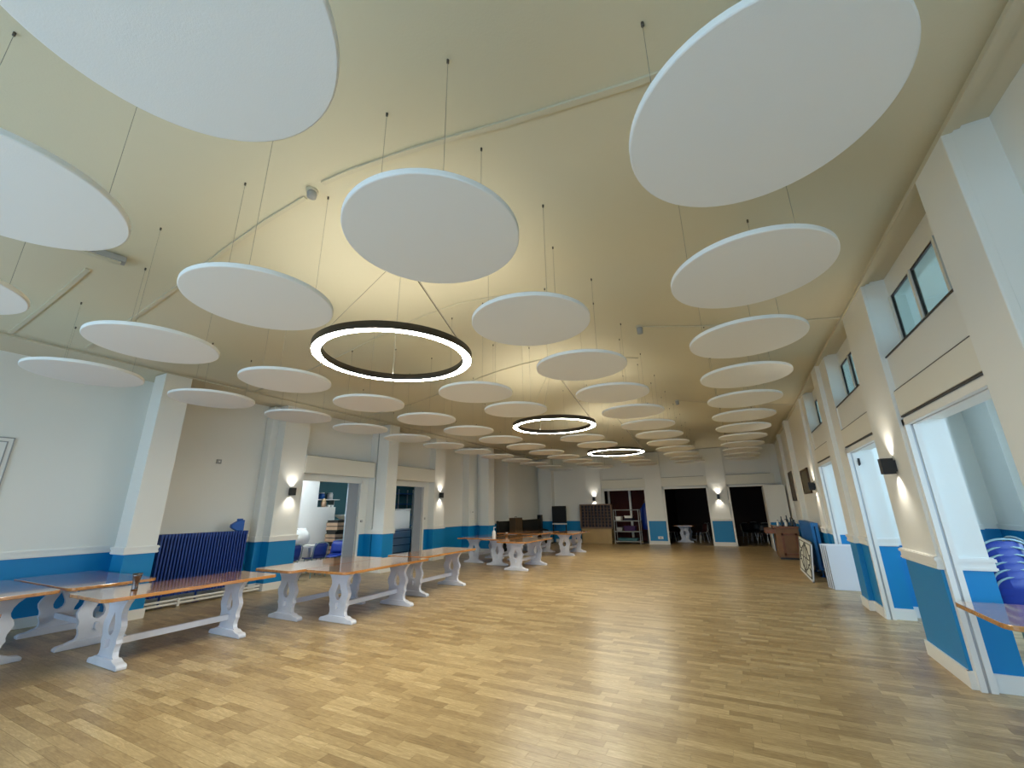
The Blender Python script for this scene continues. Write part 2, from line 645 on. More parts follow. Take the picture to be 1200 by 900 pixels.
def doorway_frame(n, label, axis, plane, a, b, head, depth, mats=('white', 'alu')):
    """thin white frame with a grey sliding track; axis 'Y': doorway runs along Y in the plane x=plane"""
    t = 0.065
    m = MB()
    g = MB()

    def bx(mb, u0, u1, d0, d1, z0, z1):
        if axis == 'Y':
            mb.box(plane + min(d0, d1), plane + max(d0, d1), u0, u1, z0, z1)
        else:
            mb.box(u0, u1, plane + min(d0, d1), plane + max(d0, d1), z0, z1)
    for u0, u1 in ((a, a + t), (b - t, b)):
        bx(m, u0, u1, 0, depth * 0.33, 0, head)
        bx(m, u0, u1, depth * 0.5, depth * 0.85, 0, head)
        bx(g, u0 + (0.006 if u0 == a else 0.014), u1 - (0.014 if u0 == a else 0.006), depth * 0.33, depth * 0.5, 0, head)
    bx(m, a, b, 0, depth * 0.33, head - t, head)
    bx(m, a, b, depth * 0.5, depth * 0.85, head - t, head)
    bx(g, a, b, depth * 0.33, depth * 0.5, head - t + 0.014, head)
    e = m.build('door_%d' % n, mats[0])
    tag(e, label, 'door frame', kind='structure')
    g.build('door_track', mats[1], e)
    return e


for i, (a, b) in enumerate(DOORS_R):
    doorway_frame(1 + i, ['white sliding door frame of the lobby doorway by the table corner', 'white sliding door frame of the lobby doorway between the two nearer piers', 'white sliding door frame of the lobby doorway behind the stacked white boards'][i],
                  'Y', XR - 0.01, a, b, HEAD + 0.02, 0.13)
# clerestory windows: three panes each
for i, (a, b) in enumerate(DOORS_R):
    e = MB()
    n = 3
    pw_ = (b - a) / n
    e.box(1.845, 1.865, a, b, WIN_Z[1] - 0.02, WIN_Z[1])
    e.box(1.845, 1.865, a, b, WIN_Z[0], WIN_Z[0] + 0.03)
    for k in range(n):
        ya, yb = a + k * pw_, a + (k + 1) * pw_
        e.box(1.843, 1.866, yb - 0.06, yb - 0.04, WIN_Z[0], WIN_Z[1])
        e.box(1.845, 1.865, ya + 0.005, ya + 0.02, WIN_Z[0], WIN_Z[1])
    wobj = e.build('window_%d' % (1 + i), 'dark_frame_shadow')
    tag(wobj, 'dark framed clerestory window of three panes above the %s doorway' % ['table corner', 'middle', 'white boards'][i], 'window', kind='structure')
    for k in range(n):
        ya, yb = a + k * pw_, a + (k + 1) * pw_
        MB().box(1.85, 1.858, ya + 0.02, yb - 0.06, WIN_Z[0] + 0.03, WIN_Z[1] - 0.03).build('pane', 'glass', wobj)
        MB().box(1.828, 1.876, yb - 0.04, yb + 0.005, WIN_Z[0], WIN_Z[1]).build('mullion', 'cream_box', wobj)
    MB().box(XR + 0.008, 1.84, a, b, SILL, SILL + 0.014).build('sill', 'dark_frame_shadow', wobj)

# ------------------------------------------------------------------ side lobby
w = MB()
w.box(1.98, 5.6, 14.4, 14.6, 0, 4.1)
w.box(1.98, 5.6, YN - 0.2, YN, 0, 4.1)
w.box(1.98, 2.6, 8.72, 9.4, 0, 4.1)
w.box(1.98, 2.6, 11.45, 12.2, 0, 4.1)
w.box(5.3, 5.5, 13.2, 14.4, 0, 4.1)
w.box(4.2, 4.9, 14.1, 14.4, 0, 4.1)
prev = YN
for a, b in LOB_WIN + [(14.4, 14.4)]:
    w.box(5.5, 5.7, prev, a, 0, 4.1)
    if b > a:
        w.box(5.5, 5.7, a, b, 0, LOB_Z[0])
        w.box(5.5, 5.7, a, b, LOB_Z[1], 4.1)
    prev = b
wl = struct('wall_lobby', w, 'wall', 'white lobby walls with blue dado seen through the doorways', 'wall')
rail, skirt = MB(), MB()
rail_boxes(rail, skirt, [(1.98, 14.4, 4.2, 14.4, 0, -1), (4.2, 14.1, 4.9, 14.1, 0, -1), (1.98, 8.72, 2.6, 8.72, 0, -1), (1.98, 11.45, 2.6, 11.45, 0, -1), (5.3, 13.2, 5.3, 14.4, -1, 0), (1.98, 6.75, 1.98, 5.75, 1, 0), (5.5, YN, 5.5, 13.2, -1, 0)])
rail.build('dado_rail', 'white', wl)
skirt.build('skirting', 'white', wl)
struct('ceiling_lobby', MB().box(1.98, 5.7, YN - 0.2, 14.6, 4.1, 4.2), 'white', 'white ceiling of the side lobby', 'ceiling')
for i, (a, b) in enumerate(LOB_WIN):
    e = MB()
    for k in range(4):
        yy = a + (b - a) * k / 3
        e.box(5.52, 5.6, yy - 0.03, yy + 0.03, *LOB_Z)
    for z in (LOB_Z[0] + 0.03, 2.5, LOB_Z[1] - 0.03):
        e.box(5.52, 5.6, a, b, z - 0.03, z + 0.03)
    tag(e.build('window_%d' % (10 + i), 'white'), 'white framed lobby window facing the daylight', 'window', kind='structure')

# wall behind the camera with its windows
w = MB()
prev = XL - 0.2
for a, b in END_WIN + [(2.05, 2.05)]:
    w.box(prev, a, YN - 0.2, YN, 0, EAVE)
    if b > a:
        w.box(a, b, YN - 0.2, YN, 0, END_Z[0])
        w.box(a, b, YN - 0.2, YN, END_Z[1], EAVE)
    prev = b
struct('wall_front', w, 'wall', 'window wall behind the camera with blue dado', 'wall')
MB().prism([(XL - 0.2, EAVE), (2.05, EAVE), (2.05, EAVE + 0.1), (XC, 5.0), (XL - 0.2, EAVE + 0.1)], 'Y', YN - 0.2, YN - 0.02).build('gable', 'wall', bpy.data.objects['wall_front'])
for i, (a, b) in enumerate(END_WIN):
    e = MB()
    for k in range(4):
        xx = a + (b - a) * k / 3
        e.box(xx - 0.03, xx + 0.03, YN - 0.15, YN - 0.07, *END_Z)
    for z in (END_Z[0] + 0.03, 1.9, END_Z[1] - 0.03):
        e.box(a, b, YN - 0.15, YN - 0.07, z - 0.03, z + 0.03)
    tag(e.build('window_%d' % (20 + i), 'white'), 'white framed window in the wall behind the camera', 'window', kind='structure')

# ------------------------------------------------------------------ far side wall (kitchen side)
XO = -9.5
DOORS_L = [(6.8, 8.88), (10.05, 11.67)]
w = MB()
w.box(XL - 0.2, XL, YN - 0.2, 6.15, 0, EAVE)
w.box(XL - 0.2, -9.25, 6.15, 6.8, 0, EAVE)
w.box(XL, XO, 6.8, 8.88, HEAD, EAVE)
w.box(XL - 0.2, XO, 8.88, 10.05, 0, EAVE)
w.box(XL, XO, 10.05, 11.67, HEAD, EAVE)
w.box(XL - 0.2, XO, 11.67, 11.9, 0, EAVE)
w.box(XL - 0.2, -9.25, 11.9, 12.5, 0, EAVE)
w.box(XL - 0.2, XL, 12.5, 17.0, 0, EAVE)
w.box(XL - 0.2, -9.2, 17.35, YB + 0.25, 0, EAVE)
wlft = struct('wall_left', w, 'wall', 'white hall wall with blue dado, piers and two kitchen doorways', 'wall')
for yf in (3.87, 9.53, 15.2):
    MB().box(-9.2, -8.8, yf - 0.42, yf, 0, EAVE - 0.02).build('pier', 'wall', wlft, 0.006)
    MB().box(XL, -9.2, yf - 0.2, yf, 0, EAVE - 0.02).build('pier_web', 'wall', wlft)
MB().box(XO - 0.02, -9.25, 9.12, 9.36, 0, EAVE - 0.02).build('pilaster', 'wall', wlft, 0.006)
MB().box(XL, -9.45, 14.35, 15.02, 0, EAVE - 0.02).build('pilaster', 'wall', wlft, 0.006)
MB().box(XL, -9.05, 16.9, 17.36, 0, EAVE - 0.02).build('pilaster', 'wall', wlft, 0.006)
for a, b in ((6.15, 6.8),):       # slim fluted return beside the pilasters
    MB().box(XL, -9.5, a - 0.16, a + 0.01, 0, EAVE - 0.02).build('pilaster_return', 'wall', wlft, 0.02)
for a, b in ((6.8, 9.1), (9.55, 11.9)):
    MB().box(XO - 0.01, -9.24, a + 0.01, b - 0.02, 2.52, 2.94).build('shutter_box', 'cream_box', wlft, 0.006)
    MB().box(XO - 0.01, -9.25, a + 0.02, b - 0.04, 2.94, 2.948).build('shadow_strip', 'dark_frame_shadow', wlft)  # solid dark strip imitates the shade along the box top
rail, skirt = MB(), MB()
seg = [(XL, YN, XL, 3.67, 1, 0), (XL, 3.87, XL, 5.99, 1, 0), (-9.5, 5.99, -9.5, 6.15, 1, 0), (-9.5, 6.15, -9.25, 6.15, 0, -1), (-9.25, 6.15, -9.25, 6.8, 1, 0), (XL, 5.99, -9.5, 5.99, 0, -1),
       (XO, 8.88, XO, 10.05, 1, 0), (-9.25, 9.12, -9.25, 9.36, 1, 0), (XO, 9.12, -9.25, 9.12, 0, -1), (XO, 11.67, XO, 11.9, 1, 0), (-9.25, 11.9, -9.25, 12.5, 1, 0), (XO, 11.9, -9.25, 11.9, 0, -1),
       (XL, 12.5, XL, 14.35, 1, 0), (-9.45, 14.35, -9.45, 15.02, 1, 0), (XL, 14.35, -9.45, 14.35, 0, -1), (XL, 15.2, XL, 16.9, 1, 0), (-9.05, 16.9, -9.05, 17.36, 1, 0), (XL, 16.9, -9.05, 16.9, 0, -1), (-9.2, 17.35, -9.2, YB, 1, 0)]
for yf in (3.87, 9.53, 15.2):
    seg += [(-8.8, yf - 0.42, -8.8, yf, 1, 0), (-9.2, yf - 0.42, -8.8, yf - 0.42, 0, -1), (-9.2, yf, -8.8, yf, 0, 1)]
rail_boxes(rail, skirt, seg)
rail.build('dado_rail', 'white', wlft)
struct('baseboard_left', skirt, 'white', 'white skirting along the wall with piers and radiator', 'skirting')
for i, (a, b) in enumerate(DOORS_L):
    d = doorway_frame(4 + i, ['white framed kitchen doorway with blue chair beyond', 'white framed kitchen doorway with steel drawers beyond'][i], 'Y', XO + 0.03, a, b, HEAD, -0.14)
    ys0 = (8.46, 11.24)[i]
    MB().box(XO - 0.10, XO - 0.06, ys0, b - 0.03, 0, HEAD - 0.04).build('sliding_leaf', 'grey_panel', d)

# ------------------------------------------------------------------ end wall
DOORS_B = [(-5.78, -3.75), (-3.0, -1.13), (-0.36, 1.40)]
HB = 2.40
w = MB()
w.box(XL - 0.2, -5.78, YB, YB + 0.25, 0, EAVE)
w.box(-3.75, -3.0, YB, YB + 0.25, 0, EAVE)
w.box(-1.13, -0.36, YB, YB + 0.25, 0, EAVE)
w.box(1.40, 2.0, YB, YB + 0.25, 0, EAVE)
for a, b in DOORS_B:
    w.box(a, b, YB + 0.06, YB + 0.25, HB, EAVE)
wb = struct('wall_back', w, 'wall', 'white end wall with blue dado and three open doorways', 'wall')
for a, b in ((-6.62, -5.84), (-3.75, -3.02), (-1.13, -0.38)):
    MB().box(a, b, YB - 0.07, YB + 0.01, 0, EAVE - 0.02).build('pilaster', 'wall', wb, 0.006)
MB().box(-8.95, -8.3, YB - 0.35, YB + 0.01, 0, EAVE - 0.02).build('pilaster', 'wall', wb, 0.006)
for a, b in DOORS_B:
    MB().box(a - 0.02, b + 0.02, YB - 0.05, YB + 0.07, HB + 0.06, 2.86).build('shutter_box', 'cream_box', wb, 0.006)
    MB().box(a, b - 0.1, YB - 0.045, YB + 0.07, 2.86, 2.872).build('shadow_strip', 'dark_frame_shadow', wb)  # shadow line above the box, drawn as a dark strip
rail, skirt = MB(), MB()
rail_boxes(rail, skirt, [(-9.2, YB, -6.62, YB, 0, -1), (-8.95, YB - 0.35, -8.3, YB - 0.35, 0, -1), (-8.95, YB - 0.35, -8.95, YB, -1, 0), (-6.62, YB - 0.07, -5.84, YB - 0.07, 0, -1), (-3.75, YB - 0.07, -3.02, YB - 0.07, 0, -1), (-1.13, YB - 0.07, -0.38, YB - 0.07, 0, -1), (1.4, YB, 1.65, YB, 0, -1)])
rail.build('dado_rail', 'white', wb)
struct('baseboard_back', skirt, 'white', 'white skirting along the end wall', 'skirting')
for i, (a, b) in enumerate(DOORS_B):
    doorway_frame(6 + i, ['white framed end wall doorway behind the metal shelves', 'white framed end wall doorway showing a trestle table', 'white framed end wall doorway beside the wooden counter'][i], 'X', YB - 0.075, a, b, HB + 0.02, 0.16)
# unlit rooms behind
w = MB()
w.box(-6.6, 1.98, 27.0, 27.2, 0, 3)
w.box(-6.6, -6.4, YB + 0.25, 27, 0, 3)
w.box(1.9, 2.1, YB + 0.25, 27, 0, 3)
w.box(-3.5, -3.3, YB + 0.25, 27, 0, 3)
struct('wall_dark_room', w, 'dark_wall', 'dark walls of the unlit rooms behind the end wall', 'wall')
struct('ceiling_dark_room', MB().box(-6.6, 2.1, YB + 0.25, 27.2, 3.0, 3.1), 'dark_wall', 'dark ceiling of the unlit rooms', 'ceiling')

# kitchen room behind the sliding doors
w = MB()
w.box(-13.7, -13.5, 4.8, 16.4, 0, 3.2)
w.box(-13.5, XL - 0.2, 16.2, 16.4, 0, 3.2)
struct('wall_annex', w, 'teal', 'dark teal wall of the kitchen room', 'wall')
w = MB()
w.box(-13.5, XL - 0.2, 4.8, 5.0, 0, 3.2)
w.box(-11.0, -10.85, 5.0, 8.53, 0, 3.2)
w.box(-11.0, -10.85, 8.53, 9.18, 0, 1.73)
struct('partition_annex', w, 'white', 'white stepped partition with serving hatch in the kitchen room', 'wall')
struct('ceiling_annex', MB().box(-13.7, XL - 0.2, 4.8, 16.4, 3.2, 3.3), 'white', 'white ceiling of the kitchen room', 'ceiling')
for yy in (7.2, 11.6):  # panels out of view, added to light the kitchen room
    t = thing('added_light_panel', 'added unseen light panel brightening the kitchen room', 'added light', (-10.4, yy, 3.2), 0, 'added kitchen lights')
    MB().box(-0.32, 0.32, -0.32, 0.32, -0.05, 0.0).build('frame', 'white', t)
    MB().box(-0.28, 0.28, -0.28, 0.28, -0.056, -0.051).build('diffuser', 'annex_fill', t)

# ------------------------------------------------------------------ ceiling discs
DZ = 3.403                       # underside
disc_me = MB().lathe([(0.0, 0), (0.592, 0), (0.598, 0.003), (0.6, 0.008), (0.6, 0.036), (0.596, 0.04), (0.0, 0.04)], 72, smooth=False).mesh('disc')
disc_me.materials.append(M['disc'])
for p in disc_me.polygons:
    p.use_smooth = False
cable_me = MB().tube([(0, 0, 0), (0, 0, 1)], 0.0018, 6).mesh('suspension_cable')
cable_me.materials.append(M['cable'])
anch_me = MB().lathe([(0, 0), (0.009, 0), (0.009, 0.03), (0, 0.03)], 10).mesh('ceiling_anchor')
anch_me.materials.append(M['anchor'])
grip_me = MB().lathe([(0, 0), (0.007, 0), (0.007, 0.035), (0, 0.035)], 8).mesh('cable_grip')
grip_me.materials.append(M['steel'])


def child(name, me, parent, loc, scl=(1, 1, 1)):
    o = bpy.data.objects.new(name, me)
    o.location = loc
    o.scale = scl
    o.parent = parent
    C.objects.link(o)
    return o


def acoustic_disc(x, y, label, group):
    t = thing('acoustic_disc', label, 'ceiling disc', (x, y, DZ), 0, group)
    child('disc_panel', disc_me, t, (0, 0, 0))
    for a in (75, 195, 315):
        cx, cy = 0.45 * math.cos(R(a)), 0.45 * math.sin(R(a))
        top = ceil_z(x + cx, y + cy) - DZ
        c = child('suspension_cable', cable_me, t, (cx, cy, 0.04), (1, 1, top - 0.04))
        child('ceiling_anchor', anch_me, t, (cx, cy, top - 0.028))
        child('cable_grip', grip_me, t, (cx, cy, 0.04))


NTH = 'first second third fourth fifth sixth seventh eighth ninth tenth eleventh twelfth thirteenth'.split()
STEP = 1.5922
COLS = {'R': (0.342, [0.397 + STEP * k for k in range(1, 13)], 'row beside the clerestory windows', 'discs beside the clerestory windows'),
        'C': (-1.62, [0.37 + STEP * k for k in range(0, 13)], 'second row from the clerestory windows', 'discs between ring lamps and window-side row'),
        'P': (-5.55, [0.418 + STEP * k for k in range(0, 13)], 'second row from the radiator wall', 'discs past the ring lamps'),
        'Q': (-7.51, [2.063 + STEP * k for k in range(0, 12)], 'row along the radiator wall', 'discs along the radiator wall'),
        'S': (-3.55, [0.37, 1.96, 5.55, 6.98, 10.95, 12.38, 16.5, 17.95, 19.4], 'ridge row shared with the ring lamps', 'discs in the ridge row')}
for k, (x, yl, lab, grp) in COLS.items():
    for i, y in enumerate(sorted(yl, reverse=True)):
        acoustic_disc(x, y, 'white hanging disc, %s from the end wall, %s' % (NTH[i], lab), grp)

# ------------------------------------------------------------------ ring lamps


def ring_lamp(y, label):
    t = thing('ring_lamp', label, 'pendant lamp', (-3.54, y, 3.40), 0, 'ring lamps under the ridge')
    ro, ri, h = 0.955, 0.84, 0.085
    MB().lathe([(ro, 0.012), (ro, h), (ri, h), (ri, 0.012), (ri + 0.008, 0.0), (ri + 0.008, 0.016), (ro - 0.008, 0.016), (ro - 0.008, 0.0), (ro, 0.012)], 96).build('ring_housing', 'ring_metal', t)
    MB().lathe([(ri + 0.008, 0.006), (ro - 0.008, 0.006)], 96).build('light_diffuser', 'led', t)
    MB().lathe([(ri + 0.02, h + 0.002), (ro - 0.02, h + 0.002)], 96).build('uplight_strip', 'led_up', t)
    zc = ceil_z(-3.54, y) - 3.40
    MB().lathe([(0, zc - 0.05), (0.09, zc - 0.05), (0.1, zc - 0.04), (0.1, zc), (0, zc)], 24).build('ceiling_rose', 'ring_metal', t)
    for a in (15, 135, 255):
        c, s = math.cos(R(a)), math.sin(R(a))
        MB().tube([(c * 0.9, s * 0.9, h), (c * 0.06, s * 0.06, zc - 0.05)], 0.003, 6).build('suspension_cable', 'cable', t)
        MB().tube([(c * 0.9, s * 0.9, h - 0.005), (c * 0.9, s * 0.9, h + 0.03)], 0.01, 8).build('cable_grip', 'steel', t)
    MB().tube([(0.85, 0.25, h), (0.04, 0.01, zc - 0.05)], 0.005, 6).build('power_cord', 'ring_metal', t)


ring_lamp(3.66, 'lit dark ring lamp hanging nearest the radiator and the long tables')
ring_lamp(8.90, 'lit dark ring lamp hanging level with the second kitchen doorway')
ring_lamp(14.53, 'lit dark ring lamp hanging furthest along, close to the end wall')


# ------------------------------------------------------------------ wall sconces
def sconce(loc, rz, label):
    """local +Y points away from the wall"""
    t = thing('wall_sconce', label, 'wall lamp', loc, rz)
    m = MB()
    for x0, x1, y0, y1 in ((-0.055, -0.047, 0.02, 0.13), (0.047, 0.055, 0.02, 0.13), (-0.047, 0.047, 0.02, 0.028), (-0.047, 0.047, 0.122, 0.13)):
        m.box(x0, x1, y0, y1, -0.085, 0.085)
    m.box(-0.047, 0.047, 0.028, 0.122, -0.02, 0.02)
    m.build('lamp_body', 'black', t)
    MB().box(-0.045, 0.045, 0.0, 0.021, -0.06, 0.06).build('wall_plate', 'black', t)
    for s, nm in ((1, 'upward_bulb'), (-1, 'downward_bulb')):
        MB().lathe([(0, 0), (0.03, 0), (0.03, 0.01), (0, 0.01)], 16, (0, 0.075, s * 0.021 - (0.01 if s < 0 else 0))).build('lens', 'led_small', t)
        l = bpy.data.lights.new(nm, 'SPOT')
        l.energy = SCONCE
        l.color = (1.0, 0.93, 0.80)
        l.spot_size = R(100)
        l.spot_blend = 1.0
        l.shadow_soft_size = 0.02
        o = bpy.data.objects.new(nm, l)
        o.location = (0, 0.075, s * 0.06)
        o.rotation_euler = (0 if s < 0 else PI, 0, 0)
        o.parent = t
        C.objects.link(o)
    return t


M['led_small'] = emitter('warm_sconce_lens', (1.0, 0.9, 0.72), 8.0)
sconce((-9.25, 6.5, 2.06), R(-90), 'black up-and-down wall sconce beside the radiator and first kitchen doorway')
sconce((-9.25, 12.2, 2.09), R(-90), 'black up-and-down wall sconce beside the second kitchen doorway')
sconce((1.615, 6.22, 2.0), R(90), 'black up-and-down wall sconce on the pier between the two nearer lobby doorways')
sconce((1.60, 11.95, 2.0), R(90), 'black up-and-down wall sconce beside the olive picture')
sconce((-6.2, YB - 0.07, 2.0), R(180), 'black up-and-down wall sconce above the lattice pigeonhole unit')
sconce((-0.75, YB - 0.07, 1.97), R(180), 'black up-and-down wall sconce between two dark end wall doorways')


# ------------------------------------------------------------------ trestle tables
def half_end():
    """half of the waisted trestle board between its outline and the teardrop hole"""
    out = [(0.20, 0.085), (0.165, 0.11), (0.155, 0.15), (0.165, 0.20), (0.185, 0.235), (0.175, 0.27), (0.18, 0.31), (0.205, 0.36), (0.215, 0.41), (0.195, 0.455), (0.17, 0.49), (0.16, 0.53), (0.17, 0.58), (0.20, 0.63), (0.245, 0.67), (0.275, 0.71)]
    hole = [(0.0, 0.545), (0.012, 0.52), (0.035, 0.47), (0.058, 0.42), (0.065, 0.38), (0.055, 0.34), (0.03, 0.315), (0.0, 0.305)]
    return out, hole


def make_table():
    t = thing('trestle_table', '', 'table')
    L, W, H = 1.95, 0.92, 0.75
    r = 0.09
    pts = []
    for cx, cy, a0 in ((W / 2 - r, L / 2 - r, 0), (-W / 2 + r, L / 2 - r, 90), (-W / 2 + r, -L / 2 + r, 180), (W / 2 - r, -L / 2 + r, 270)):
        for k in range(6):
            a = R(a0 + 18 * k)
            pts.append((cx + r * math.cos(a), cy + r * math.sin(a)))
    top = MB().prism(pts, 'Z', H - 0.038, H).build('tabletop', 'table_wood', t, 0.006)
    for sy in (-1, 1):
        yc = sy * 0.64
        out, hole = half_end()
        m = MB()
        for s in (1, -1):
            poly = [(0, 0.085)] + out + [(0, 0.712)] + hole
            m.prism([(s * a, b) for a, b in poly], 'Y', yc - 0.028, yc + 0.028)
        leg = m.build('trestle_leg', 'leg_paint', t)
        f = [(-0.35, 0.0), (0.35, 0.0), (0.355, 0.03), (0.33, 0.055), (0.26, 0.065), (0.20, 0.09), (-0.20, 0.09), (-0.26, 0.065), (-0.33, 0.055), (-0.355, 0.03)]
        MB().prism(f, 'Y', yc - 0.05, yc + 0.05).build('foot', 'leg_paint', leg, 0.008)
        MB().box(-0.3, 0.3, yc - 0.035, yc + 0.035, 0.69, 0.714).build('top_bearer', 'leg_paint', leg)
        MB().box(-0.012, 0.012, yc + sy * 0.03, yc + sy * 0.065, 0.19, 0.27).build('wedge', 'leg_paint', leg)
    MB().box(-0.022, 0.022, -0.70, 0.70, 0.195, 0.265).build('stretcher', 'leg_paint', t, 0.004)
    return t


proto = make_table()
TABLES = [(-6.50, 0.62, 0, 'pale legged oak trestle table that pokes in below the pair pushed to the blue dado', None),
          (-6.48, 3.25, 0, 'long pale legged oak trestle table carrying the flared tumbler', None),
          (-8.33, 2.88, 90, 'oak trestle table pushed crosswise against the blue dado beside the pier', None),
          (-8.30, 1.90, 90, 'oak trestle table lying crosswise under the white framed wall panel', None),
          (-6.575, 5.45, 0, 'oak trestle table side by side with another, next to the sconce and kitchen doorway', None),
          (-5.645, 5.66, 0, 'oak trestle table standing furthest into the room of the side by side pair', None),
          (-5.93, 7.72, 0, 'oak trestle table following on end from the side by side pair', None),
          (-7.65, 12.6, 0, 'dark looking oak trestle table closest to the blue dado past the second sconce', None),
          (-5.62, 11.55, 0, 'oak trestle table at the open side of the group with the white bottle', None),
          (-6.63, 12.3, 0, 'oak trestle table in the middle of the group, carrying the white bottle', None),
          (-5.69, 15.45, 0, 'oak trestle table in front of the lattice pigeonhole unit', None),
          (-6.80, 15.1, 0, 'red brown oak trestle table between dark pews and the pigeonhole unit table', None),
          (-7.75, 15.3, 0, 'red brown oak trestle table hard by the dark pews', None),
          (2.54, 5.07, 90, 'oak trestle table standing in the lobby doorway by the stacked blue chairs', None),
          (-2.45, 22.6, 0, 'pale legged trestle table in the unlit room behind the end wall', None)]
for i, (x, y, a, lab, g) in enumerate(TABLES):
    t = proto if i == 0 else copy_tree(proto)
    t.location = (x, y, 0)
    t.rotation_euler = (0, 0, R(a))
    t['label'] = lab

# things on the tables
t = thing('tumbler', 'dark flared metal tumbler standing on the long table by the radiator', 'tumbler', (-6.44, 2.70, 0.75))
t.scale = (0.85, 0.85, 0.85)
MB().lathe([(0, 0), (0.038, 0), (0.036, 0.02), (0.034, 0.07), (0.05, 0.18), (0.057, 0.212), (0.052, 0.212), (0.032, 0.08), (0, 0.07)], 28).build('cup_body', 'cup_dark', t)
MB().lathe([(0.0501, 0.19), (0.0585, 0.2135), (0.053, 0.2135)], 28).build('rim', 'black', t)
t = thing('spray_bottle', 'white plastic pump bottle standing on a trestle table', 'bottle', (-6.75, 11.66, 0.75))
MB().lathe([(0, 0), (0.05, 0), (0.054, 0.01), (0.054, 0.17), (0.04, 0.21), (0.018, 0.23), (0.018, 0.25), (0, 0.25)], 20).build('bottle_body', 'white', t)
MB().tube([(0, 0, 0.25), (0, 0, 0.32)], 0.012, 8).box(-0.015, 0.06, -0.012, 0.012, 0.305, 0.33).build('pump', 'white', t)
t = thing('small_jar', 'small amber jar with pale lid on the white bottle table', 'jar', (-6.9, 12.75, 0.75))
MB().lathe([(0, 0), (0.04, 0), (0.04, 0.07), (0.03, 0.085), (0, 0.085)], 16).build('jar_body', 'oak', t)
MB().lathe([(0, 0.085), (0.032, 0.085), (0.032, 0.11), (0, 0.11)], 16).build('lid', 'white', t)


# ------------------------------------------------------------------ radiators
def radiator(loc, rz, n, w, h, z0, label, mat='radiator'):
    """columns along local X, front towards local -Y"""
    t = thing('radiator', label, 'radiator', loc, rz)
    p = w / n
    me = MB().box(-p * 0.26, p * 0.26, -0.07, -0.012, z0, z0 + h).box(-p * 0.26, p * 0.26, 0.012, 0.07, z0, z0 + h).box(-p * 0.36, p * 0.36, -0.075, 0.075, z0 + h - 0.07, z0 + h).box(-p * 0.36, p * 0.36, -0.075, 0.075, z0, z0 + 0.06).mesh('column')
    me.materials.append(M[mat])
    for k in range(n):
        o = bpy.data.objects.new('column', me)
        o.location = (-w / 2 + p * (k + 0.5), 0, 0)
        o.parent = t
        C.objects.link(o)
    for z in (z0 + 0.03, z0 + h - 0.035):
        MB().tube([(-w / 2 - 0.01, 0, z), (w / 2 + 0.01, 0, z)], 0.03, 10).build('header_pipe', mat, t)
    for x in (-w / 2 + 0.2, 0, w / 2 - 0.2):
        MB().tube([(x, 0, 0), (x, 0, z0 + 0.03)], 0.018, 8).box(x - 0.05, x + 0.05, -0.05, 0.05, 0, 0.012).build('bracket_foot', mat, t)
    return t


radiator((-9.45, 4.95, 0), R(90), 29, 1.58, 1.06, 0.18, 'dark blue column radiator between the pier and the sconce pilaster')
radiator((1.47, 13.5, 0), R(-90), 23, 2.3, 1.02, 0.16, 'mid blue column radiator behind the patterned board', 'radiator_light')
MB_ = MB().tube([(-9.3, 3.9, 0.05), (-9.3, 6.1, 0.05)], 0.022, 8).tube([(-9.3, 3.9, 0.11), (-9.3, 6.1, 0.11)], 0.022, 8)
for yy in (4.6, 5.4):
    MB_.box(-9.34, -9.27, yy - 0.02, yy + 0.02, 0.0, 0.14)
tag(MB_.build('heating_pipes', 'white'), 'pair of white heating pipes running under the dark blue radiator', 'pipe')
t = thing('blue_scoop', 'blue plastic scoop standing on top of the dark blue radiator', 'scoop', (-9.43, 5.52, 1.24), R(80))
MB().prism([(-0.02, 0), (0.11, 0), (0.11, 0.22), (-0.02, 0.20), (-0.13, 0.13), (-0.13, 0.07)], 'Y', -0.06, 0.06).build('scoop_body', 'mid_blue_plastic', t, 0.015)
MB().lathe([(0.0, -0.02), (0.055, -0.02), (0.06, 0.0), (0.05, 0.02), (0, 0.02)], 16, (0.03, 0, 0.225)).build('cap', 'mid_blue_plastic', t)

# framed wall panel and small fittings on the wall with piers
t = thing('framed_wall_panel', 'large white framed panel on the wall above the crosswise tables', 'wall panel', (XL, 1.35, 2.03))
MB().box(0, 0.012, -0.76, 0.76, -0.72, 0.72).build('panel_board', 'white', t)
f = MB()
for i_, k in ((0.76, 0.012), (0.70, 0.01)):
    for s in (-1, 1):
        f.box(0.01, 0.01 + k, s * i_ - 0.007, s * i_ + 0.007, -(i_ - 0.04) - 0.007, (i_ - 0.04) + 0.007)
        f.box(0.01, 0.01 + k, -i_, i_, s * (i_ - 0.04) - 0.007, s * (i_ - 0.04) + 0.007)
f.build('panel_moulding', 'grey', t)


def plate(name, loc, size, mat, label, cat, detail):
    t = thing(name, label, cat, loc)
    MB().cbox((0, 0, 0), size).build('plate', mat, t, 0.004)
    MB().cbox((detail[0], detail[1], 0), [s * 0.35 if s > 0.02 else s * 1.2 for s in size]).build('rocker', 'grey' if mat != 'grey' else 'white', t)
    return t


